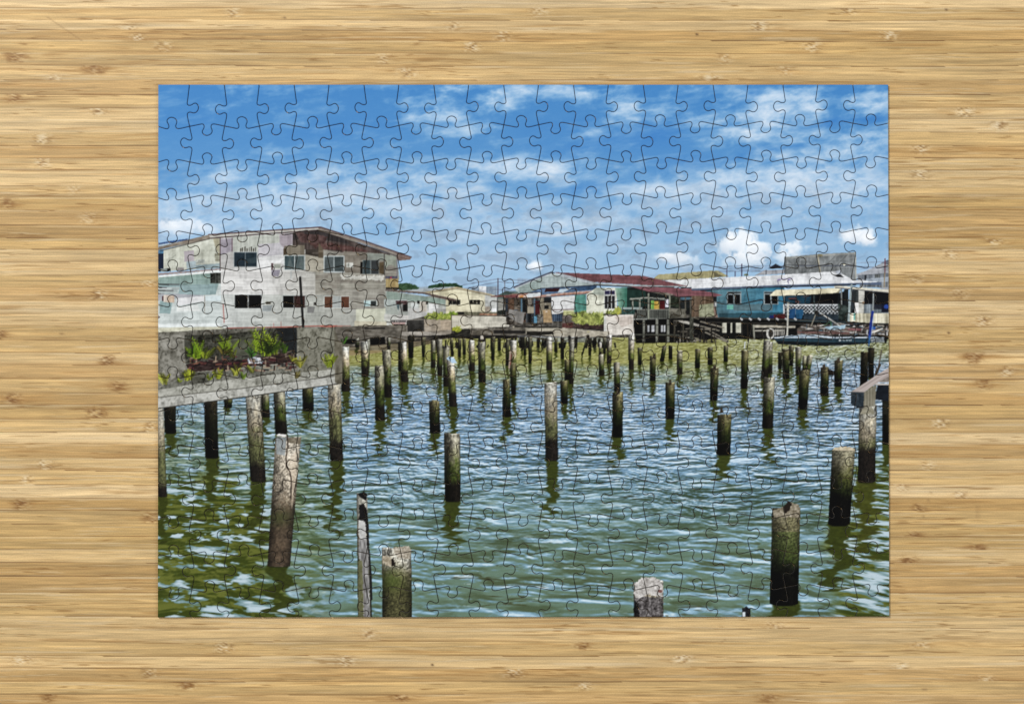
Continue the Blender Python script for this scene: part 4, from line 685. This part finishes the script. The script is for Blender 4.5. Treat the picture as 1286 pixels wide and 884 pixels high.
def line(p, q):
    n = max(2, int(math.hypot(q[0]-p[0], q[1]-p[1])/2.))
    return [(p[0]+(q[0]-p[0])*k/n, p[1]+(q[1]-p[1])*k/n) for k in range(n+1)]
VE = {}; HE = {}
for i in range(NC+1):
    for j in range(NR):
        p, q = node(i, j), node(i, j+1)
        if i in (0, NC): VE[i, j] = line(p, q)
        else:
            s = 1 if (i-1+j) % 2 == 0 else -1
            if (i, j) in FLIP_V: s = -s
            VE[i, j] = edge(p, q, s, 1000 if j == 0 else (-1000 if j == NR-1 else -.8), 1., i*31+j)
for j in range(NR+1):
    for i in range(NC):
        p, q = node(i, j), node(i+1, j)
        if j in (0, NR): HE[i, j] = line(p, q)
        else:
            s = 1 if (j-1+i) % 2 == 0 else -1          # +1: knob upwards
            if (i, j) in FLIP_H: s = -s
            HE[i, j] = edge(p, q, s, 1000 if i == 0 else (-1000 if i == NC-1 else 0), 1., 900+i*37+j)
def outline(i, j):                 # anticlockwise seen from above in the world (photo y points down)
    a = VE[i, j]; b = HE[i, j+1]; c = VE[i+1, j][::-1]; d = HE[i, j][::-1]
    return np.array(a[:-1]+b[:-1]+c[:-1]+d[:-1])
def inset(P, d):
    e0 = P-np.roll(P, 1, 0); e1 = np.roll(P, -1, 0)-P
    n0 = np.stack([e0[:, 1], -e0[:, 0]], 1); n1 = np.stack([e1[:, 1], -e1[:, 0]], 1)
    n0 /= np.linalg.norm(n0, axis=1)[:, None]+1e-9; n1 /= np.linalg.norm(n1, axis=1)[:, None]+1e-9
    m = n0+n1; m /= np.linalg.norm(m, axis=1)[:, None]+1e-9
    k = 1/np.clip((m*n1).sum(1), .5, 1)
    return P+m*(d*k)[:, None]
PROFILE = [(.32, 0.), (.32, T-1.3), (.40, T-.66), (.68, T-.2), (1.1, T)]
PITCH = 1.0
def piece_arrays(i, j):
    P = outline(i, j); n = len(P); rings = []
    area = .5*np.sum(P[:, 0]*np.roll(P[:, 1], -1)-np.roll(P[:, 0], -1)*P[:, 1])
    sgn = 1
    Q = inset(P, .5)
    if abs(.5*np.sum(Q[:, 0]*np.roll(Q[:, 1], -1)-np.roll(Q[:, 0], -1)*Q[:, 1])) > abs(area): sgn = -1
    rg = random.Random(i*91+j*7); tx, ty, dz = rg.gauss(0, .0016), rg.gauss(0, .0016), abs(rg.gauss(0, .10))
    cx, cy = P.mean(0)
    V = []; 
    for off, z in PROFILE:
        R_ = inset(P, off*sgn)
        V.append(np.column_stack([R_, np.full(n, z)]))
    inner = V[-1][:, :2]
    x0, y0 = inner.min(0); x1, y1 = inner.max(0)
    gx, gy = np.meshgrid(np.arange(math.ceil(x0/PITCH), math.floor(x1/PITCH)+1)*PITCH, np.arange(math.ceil(y0/PITCH), math.floor(y1/PITCH)+1)*PITCH)
    gx = gx.ravel(); gy = gy.ravel()
    m = inside([tuple(v) for v in inner], gx, gy)
    gx = gx[m]; gy = gy[m]
    D = ((gx[:, None]-inner[None, :, 0])**2+(gy[:, None]-inner[None, :, 1])**2).min(1)
    k = D > .36; gx = gx[k]; gy = gy[k]
    co = [Vector((float(a), float(b))) for a, b in inner]+[Vector((float(a), float(b))) for a, b in zip(gx, gy)]
    ov, oe, of, *_ = delaunay_2d_cdt(co, [], [list(range(n))], 1, 1e-5)
    topv = np.array([(v.x, v.y) for v in ov]); tri = np.array(of)
    # make winding agree with +z in the world
    a = topv[tri[:, 0]]; b = topv[tri[:, 1]]; c = topv[tri[:, 2]]
    cr = (b[:, 0]-a[:, 0])*(c[:, 1]-a[:, 1])-(b[:, 1]-a[:, 1])*(c[:, 0]-a[:, 0])
    tri[cr > 0] = tri[cr > 0][:, ::-1]          # photo y is flipped
    ring = np.vstack(V[:-1]); nr = len(PROFILE)-1
    # ring indices then top vertices; the inner ring are the first n cdt vertices when order is kept
    base = len(ring)
    same = len(topv) >= n and np.abs(topv[:n]-inner).max() < 1e-3
    idx = np.arange(n) if same else np.array([int(((topv-v)**2).sum(1).argmin()) for v in inner])
    quads = []
    for r_ in range(nr):
        A = np.arange(n)+r_*n; B = np.roll(A, -1)
        if r_+1 < nr: C_ = np.roll(np.arange(n)+(r_+1)*n, -1); D_ = np.arange(n)+(r_+1)*n
        else: D_ = base+idx; C_ = base+np.roll(idx, -1)
        q = np.column_stack([A, B, C_, D_])
        quads.append(q if area < 0 else q[:, ::-1])
    co3 = np.vstack([ring, np.column_stack([topv, np.full(len(topv), T)])])
    col = lin(sample(IMG, co3[:, 0], co3[:, 1]))*PRINT_GAIN
    board = np.array([.27, .26, .25])
    col[:2*n] = board
    zt = co3[:, 2]/T*(tx*(co3[:, 0]-cx)+ty*(co3[:, 1]-cy)+dz)
    co3 = co3.copy(); co3[:, 2] += zt
    W = np.column_stack([(co3[:, 0]-643)*U, (442-co3[:, 1])*U, co3[:, 2]*U+.00004])
    return W, np.vstack(quads), tri+base, col, abs(area), (cx, cy)
def mesh_from(name, W, quads, tris, col):
    me = bpy.data.meshes.new(name)
    me.vertices.add(len(W)); me.vertices.foreach_set('co', W.astype(np.float32).ravel())
    nl = len(quads)*4+len(tris)*3
    me.loops.add(nl); me.loops.foreach_set('vertex_index', np.concatenate([quads.ravel(), tris.ravel()]).astype(np.int32))
    me.polygons.add(len(quads)+len(tris))
    st = np.concatenate([np.arange(len(quads))*4, len(quads)*4+np.arange(len(tris))*3]).astype(np.int32)
    me.polygons.foreach_set('loop_start', st)
    me.update(calc_edges=True); me.validate()
    if col is not None:
        at = me.color_attributes.new('print', 'FLOAT_COLOR', 'POINT')
        at.data.foreach_set('color', np.column_stack([col, np.ones(len(col))]).astype(np.float32).ravel())
    return me
def nmat(name):
    m = bpy.data.materials.new(name); m.use_nodes = True; nt = m.node_tree; nt.nodes.clear()
    out = nt.nodes.new('ShaderNodeOutputMaterial'); b = nt.nodes.new('ShaderNodeBsdfPrincipled'); nt.links.new(b.outputs[0], out.inputs[0])
    return m, nt, b
PRINT_GAIN = 1.0
def card_material():
    m, nt, b = nmat('printed_card'); N = nt.nodes.new; K = nt.links.new
    a = N('ShaderNodeAttribute'); a.attribute_name = 'print'
    g = N('ShaderNodeTexCoord'); n = N('ShaderNodeTexNoise'); n.inputs['Scale'].default_value = 2600; n.inputs['Detail'].default_value = 2; K(g.outputs['Object'], n.inputs['Vector'])
    mr = N('ShaderNodeMapRange'); mr.inputs['To Min'].default_value = .955; mr.inputs['To Max'].default_value = 1.045; K(n.outputs['Fac'], mr.inputs['Value'])
    mx = N('ShaderNodeVectorMath'); mx.operation = 'SCALE'; K(a.outputs['Color'], mx.inputs[0]); K(mr.outputs[0], mx.inputs['Scale'])
    K(mx.outputs[0], b.inputs['Base Color'])
    b.inputs['Roughness'].default_value = .5; b.inputs['Specular IOR Level'].default_value = .09
    n2 = N('ShaderNodeTexNoise'); n2.inputs['Scale'].default_value = 900; n2.inputs['Detail'].default_value = 3; K(g.outputs['Object'], n2.inputs['Vector'])
    bp = N('ShaderNodeBump'); bp.inputs['Strength'].default_value = .12; bp.inputs['Distance'].default_value = .0002; K(n2.outputs['Fac'], bp.inputs['Height']); K(bp.outputs[0], b.inputs['Normal'])
    return m
def what(cx, cy):
    if cy < 285: return 'jigsaw piece printed with blue sky and streaky white cloud'
    if cy < 330: return 'jigsaw piece printed with house roof under blue sky' if cx < 515 else 'jigsaw piece printed with pale sky low over the roofs'
    if cy < 425: return ('jigsaw piece printed with grey boarded house wall' if cx < 490 else 'jigsaw piece printed with low cream houses' if cx < 632 else 'jigsaw piece printed with red roofed stilt house' if cx < 890 else 'jigsaw piece printed with blue walled stilt house')
    if cx < 425 and cy < 512: return 'jigsaw piece printed with ferns in a concrete planter'
    if cy < 500: return 'jigsaw piece printed with olive water and many short posts'
    if (cx < 360 and cy > 590) or (cx > 1050 and cy > 560): return 'jigsaw piece printed with dark olive water'
    return 'jigsaw piece printed with rippled blue green water'
def build_puzzle():
    root = bpy.data.objects.new('jigsaw_puzzle', None); COL.objects.link(root); root.location = (wx(657), wy(441), 0); root.empty_display_size = .05
    root['label'] = 'assembled jigsaw puzzle printed with stilt houses and posts in water, on the bamboo board'
    root['category'] = 'jigsaw puzzle'
    mat = card_material(); P = {}
    for j in range(NR):
        for i in range(NC): P[i, j] = piece_arrays(i, j)
    order = sorted(P, key=lambda k: -P[k][4]); top = set(order[:100])
    org = np.array([wx(657), wy(441), 0])
    rest = [[], [], [], []]; off = 0
    for k in P:
        W, q, t, c, ar, ce = P[k]; W = W-org
        if k in top:
            me = mesh_from('puzzle_piece', W-np.array([wx(ce[0])-org[0], wy(ce[1])-org[1], 0]), q, t, c); me.materials.append(mat)
            o = bpy.data.objects.new('puzzle_piece', me); COL.objects.link(o); o.parent = root; o.location = (wx(ce[0])-org[0], wy(ce[1])-org[1], 0)
            o['label'] = what(*ce); o['group'] = 'interlocking pieces of the jigsaw puzzle'
        else:
            rest[0].append(W); rest[1].append(q+off); rest[2].append(t+off); rest[3].append(c); off += len(W)
    me = mesh_from('remaining_pieces', np.vstack(rest[0]), np.vstack(rest[1]), np.vstack(rest[2]), np.vstack(rest[3])); me.materials.append(mat)
    o = bpy.data.objects.new('remaining_pieces', me); COL.objects.link(o); o.parent = root; o['kind'] = 'stuff'; o['label'] = 'rest of the interlocked jigsaw pieces of the printed harbour'
    return root

# ------------------------------------------------ bamboo board
SEAMS = [10,25,38,51,67,83,101,119,136,150,167,184,199,214,234,248,264,283,299,313,329,345,361,378,395,410,428,443,458,476,493,508,526,543,558,575,591,609,626,642,659,675,691,708,725,745,758,774,789,806,824,839,856,872]
while SEAMS[0] > -420: SEAMS.insert(0, SEAMS[0]-16.3)
while SEAMS[-1] < 1310: SEAMS.append(SEAMS[-1]+16.3)
KN_L = [(159,37),(172,49),(205,58),(293,15),(67,100),(122,137),(52,174),(53,203),(92,237),(110,274),(188,358),(123,370),(188,537),(55,584),(33,604),(27,828),(187,844),(282,813),(464,796),(434,830),(645,845),(734,860),(974,787),(857,826),(1158,808),(1132,839),(1238,855),
        (1237,404),(1265,466),(1182,531),(1166,585),(1134,610),(1207,623),(1118,43),(1213,140),(1256,158),(1157,186),(1157,219),(1249,301),(1195,319),(1152,351),(1206,369),(678,12),(569,33),(593,58),(481,73),(511,91),(632,45),(954,33),(911,73),(1020,58),(987,88),(893,100),(1066,12)]
KN_D = [(20,71),(17,122),(117,86),(8,255),(-4,420),(135,453),(148,485),(15,501),(121,518),(26,633),(189,650),(235,860),(60,875),(732,809),(503,874),(966,876),(1224,449),(1237,482),(1154,640),(1149,675),(1229,690),(1141,705)]
def board_colour(x, y):
    sm = np.array(SEAMS); ys = y+(fbm(x/220, y/60, 301, 3)-.5)*4.5
    k = np.searchsorted(sm, ys); k0 = np.clip(k-1, 0, len(sm)-1)
    d0 = ys-sm[k0]; d1 = sm[np.clip(k, 0, len(sm)-1)]-ys
    kf = k.astype(np.float32)
    r1 = _h(kf, kf*0, 311); r2 = _h(kf, kf*0, 312); r3 = _h(kf, kf*0, 313)
    base = mix(C3((194, 158, 100)), C3((220, 186, 132)), r1)
    base = mix(base, C3((182, 142, 86)), (r2 > .78)*.55); base = mix(base, C3((228, 198, 150)), (r2 < .16)*.5)
    # long fibres
    xo = x+r3*900
    w = (fbm(xo/130, kf*3.1+y/60, 320, 2)-.5)*5
    f1 = fbm(xo/170, (y+w)/2.3+kf*7, 321, 3, .6); f2 = fbm(xo/60, (y+w)/1.15+kf*11, 322, 3, .6); f3 = fbm(xo/260, (y+w)/5+kf*5, 323, 2); f0 = fbm(x/300, y/26, 326, 3, .6)
    c = base*(1+((f1-.5)*.28+(f2-.5)*.30+(f3-.5)*.20+(f0-.5)*.10)[..., None])
    st = sst(.60, .74, f1)*sst(.40, .60, fbm(xo/90, y/7+kf*3, 324, 2))
    c = mix(c, C3((150, 108, 58)), st*.46)
    lt = sst(.40, .27, f1)*sst(.45, .6, fbm(xo/80, y/6+kf*5, 325, 2)); c = mix(c, C3((228, 202, 160)), lt*.5)
    # seams
    sv = fbm(x/120+kf*4, kf*2.2, 330, 3); seam = np.exp(-(d1/.8)**2)*sst(.33, .52, sv)*(.6+.5*r2)
    c = mix(c, C3((108, 74, 38)), seam*.85); c = mix(c, C3((232, 208, 166)), np.exp(-((d0-1.2)/.9)**2)*sst(.5, .75, fbm(x/90+kf*9, kf, 331, 2))*.45)
    c = mix(c, C3((158, 118, 68)), np.exp(-(d1/3.2)**2)*sst(.45, .75, fbm(x/140+kf*6, kf, 332, 2))*.4)
    # knots: every strip has its own growth rings; those seen in the photograph first, others beyond the frame
    kn = [(a, b, 0) for a, b in KN_L]+[(a, b, 1) for a, b in KN_D]
    rg = random.Random(5)
    for q in range(70):
        a, b = rg.uniform(-400, 1700), rg.uniform(-400, 1290)
        if not (-10 < a < 1296 and -10 < b < 894): kn.append((a, b, rg.random() < .3))
    for q, (a, b, dk) in enumerate(kn):
        m = (np.abs(x-a) < 95) & (np.abs(y-b) < 13)
        if not m.any(): continue
        X_ = x[m]; Y_ = y[m]; rr = random.Random(q); s = rr.uniform(.8, 1.25)
        kk = int(np.searchsorted(sm, b)); same = (k[m] == kk); 
        u = (X_-a)/s; v = (Y_-b)
        env = np.exp(-(u/10)**2-(v/7)**4)*same; wide = np.exp(-(np.abs(u)/34)**1.5-((v-rr.uniform(-3, 3))/4.2)**2)*same
        n = fbm(X_/5+q*3, Y_/2.2, 340, 4, .6); n2 = fbm(X_/2.6+v*.5+q*5, Y_/3.4, 341, 3, .6)
        cc = c[m]
        cc = mix(cc, C3((160, 116, 62)), wide*sst(.35, .7, fbm(X_/22+q, Y_/1.6, 342, 3))*(.85 if dk else .45))
        if dk: cc = mix(cc, C3((128, 84, 38)), np.clip(env*1.2, 0, 1)*sst(.35, .62, n)*.75)
        fd = rr.uniform(.6, 1.1); cc = mix(cc, C3((238, 218, 182)), env*sst(.50, .62, n2)*(.3 if dk else .75)*fd); cc = mix(cc, C3((112, 76, 40)), env*sst(.44, .34, n2)*.6*fd)
        c[m] = cc
    # small pits and one scratch
    for a, b in ((356, 22), (77, 199+220), (1190, 12), (543, 835), (876, 130-87), (1193, 418), (1162, 866)):
        m = (np.abs(x-a) < 4) & (np.abs(y-b) < 4); c[m] = mix(c[m], C3((90, 64, 40)), np.exp(-((x[m]-a)**2+(y[m]-b)**2)/2.))
    for (ax, ay, bx, by, w_) in ((58, 21, 102, 51, .8), (905, 808, 912, 803, .9), (1229, 636, 1229, 650, 1.6), (1170, 618, 1160, 650, .6), (118, 108, 119, 117, .8)):
        dx, dy = bx-ax, by-ay; m = (x > min(ax, bx)-3) & (x < max(ax, bx)+3) & (y > min(ay, by)-3) & (y < max(ay, by)+3)
        if m.any():
            t = np.clip(((x[m]-ax)*dx+(y[m]-ay)*dy)/(dx*dx+dy*dy), 0, 1); d = np.hypot(x[m]-ax-t*dx, y[m]-ay-t*dy); c[m] = mix(c[m], C3((120, 88, 54)), np.exp(-(d/w_)**2)*.32)
    mn = C3((203, 168, 116)); rd = 1-np.abs(2*fbm(xo/240, (y+w*.4)/4.2+kf*9, 350, 3, .5)-1); c = mix(c, C3((140, 100, 52)), sst(.955, .99, rd)*sst(.46, .6, fbm(x/70, y/9+kf, 351, 3))*.6); c = mn+(c-mn)*1.02
    return np.clip(c, 0, 1)
BOARD_GAIN = np.array([.87, .90, .94])
def build_board():
    xs = np.concatenate([np.arange(-400, -30, 9), np.arange(-30, 1317, 3.2), np.arange(1317, 1700, 9)]); ys = np.concatenate([np.arange(-400, -24, 2.), np.arange(-24, 909, .95), np.arange(909, 1290, 2.)])
    gx, gy = np.meshgrid(xs, ys); nx, ny = len(xs), len(ys)
    c = lin(board_colour(gx.astype(np.float32).ravel(), gy.astype(np.float32).ravel()))*BOARD_GAIN
    W = np.column_stack([(gx.ravel()-643)*U, (442-gy.ravel())*U, np.zeros(nx*ny)])
    I = np.arange(nx*ny).reshape(ny, nx)
    quads = np.column_stack([I[:-1, :-1].ravel(), I[1:, :-1].ravel(), I[1:, 1:].ravel(), I[:-1, 1:].ravel()])
    # skirt: the board is 18 mm thick
    edge_ = np.concatenate([I[0, :], I[1:, -1], I[-1, -2::-1], I[-2:0:-1, 0]]); n0 = len(W)
    Wb = W[edge_].copy(); Wb[:, 2] = -.018; n = len(edge_); A = np.arange(n); sk = np.column_stack([edge_, np.roll(edge_, -1), n0+np.roll(A, -1), n0+A])
    W = np.vstack([W, Wb]); c = np.vstack([c, c[edge_]]); quads = np.vstack([quads, sk])
    me = mesh_from('tabletop', W, quads, np.zeros((0, 3), int), c)
    m, nt, b = nmat('bamboo'); N = nt.nodes.new; K = nt.links.new
    a = N('ShaderNodeAttribute'); a.attribute_name = 'print'; g = N('ShaderNodeTexCoord')
    mp = N('ShaderNodeMapping'); mp.inputs['Scale'].default_value = (14, 260, 1); K(g.outputs['Object'], mp.inputs['Vector'])
    n = N('ShaderNodeTexNoise'); n.inputs['Scale'].default_value = 3; n.inputs['Detail'].default_value = 4; n.inputs['Roughness'].default_value = .7; K(mp.outputs[0], n.inputs['Vector'])
    n2 = N('ShaderNodeTexNoise'); n2.inputs['Scale'].default_value = 1500; n2.inputs['Detail'].default_value = 3; K(g.outputs['Object'], n2.inputs['Vector'])
    ad = N('ShaderNodeMath'); ad.operation = 'ADD'; K(n.outputs['Fac'], ad.inputs[0]); 
    hf = N('ShaderNodeMath'); hf.operation = 'MULTIPLY'; hf.inputs[1].default_value = .8; K(n2.outputs['Fac'], hf.inputs[0]); K(hf.outputs[0], ad.inputs[1])
    mr = N('ShaderNodeMapRange'); mr.inputs['From Min'].default_value = .55; mr.inputs['From Max'].default_value = 1.25; mr.inputs['To Min'].default_value = .80; mr.inputs['To Max'].default_value = 1.20; K(ad.outputs[0], mr.inputs['Value'])
    mx = N('ShaderNodeVectorMath'); mx.operation = 'SCALE'; K(a.outputs['Color'], mx.inputs[0]); K(mr.outputs[0], mx.inputs['Scale']); K(mx.outputs[0], b.inputs['Base Color'])
    b.inputs['Roughness'].default_value = .5; b.inputs['Specular IOR Level'].default_value = .3
    bp = N('ShaderNodeBump'); bp.inputs['Strength'].default_value = .35; bp.inputs['Distance'].default_value = .0003; K(ad.outputs[0], bp.inputs['Height']); K(bp.outputs[0], b.inputs['Normal'])
    me.materials.append(m); o = bpy.data.objects.new('tabletop', me); COL.objects.link(o); o['kind'] = 'structure'; o['label'] = 'light bamboo board of narrow strips with brown growth nodes'
    return o

paint_all()
build_board(); build_puzzle()
H = 1.15
cam = bpy.data.cameras.new('camera'); cam.sensor_width = 36; cam.lens = 36*H/(1286*U); cam.clip_start = .01; cam.clip_end = 20
co = bpy.data.objects.new('camera', cam); COL.objects.link(co); co.location = (0, 0, H+T*U); scene.camera = co
def area(name, loc, size, power, col=(1, 1, 1)):
    l = bpy.data.lights.new(name, 'AREA'); l.shape = 'RECTANGLE'; l.size, l.size_y = size; l.energy = power; l.color = col
    o = bpy.data.objects.new(name, l); COL.objects.link(o); o.location = loc; o.rotation_euler = (-Vector(loc)).to_track_quat('-Z', 'Y').to_euler(); return o
area('window_light', (-1.45, 1.6, 2.7), (.42, .42), LIGHT_MAIN, (1, .985, .96))
area('fill_light', (1.9, -.9, 2.0), (1.6, 1.6), LIGHT_FILL, (.97, .985, 1))  # added soft fill lamp, unseen, evens out the main light
w = bpy.data.worlds.new('World'); scene.world = w; w.use_nodes = True; bg = w.node_tree.nodes['Background']; bg.inputs[0].default_value = (.95, .97, 1, 1); bg.inputs[1].default_value = LIGHT_WORLD
scene.view_settings.view_transform = 'Standard'; scene.view_settings.look = 'None'; scene.view_settings.exposure = 0; scene.view_settings.gamma = 1
scene.render.resolution_x = 1024; scene.render.resolution_y = 703
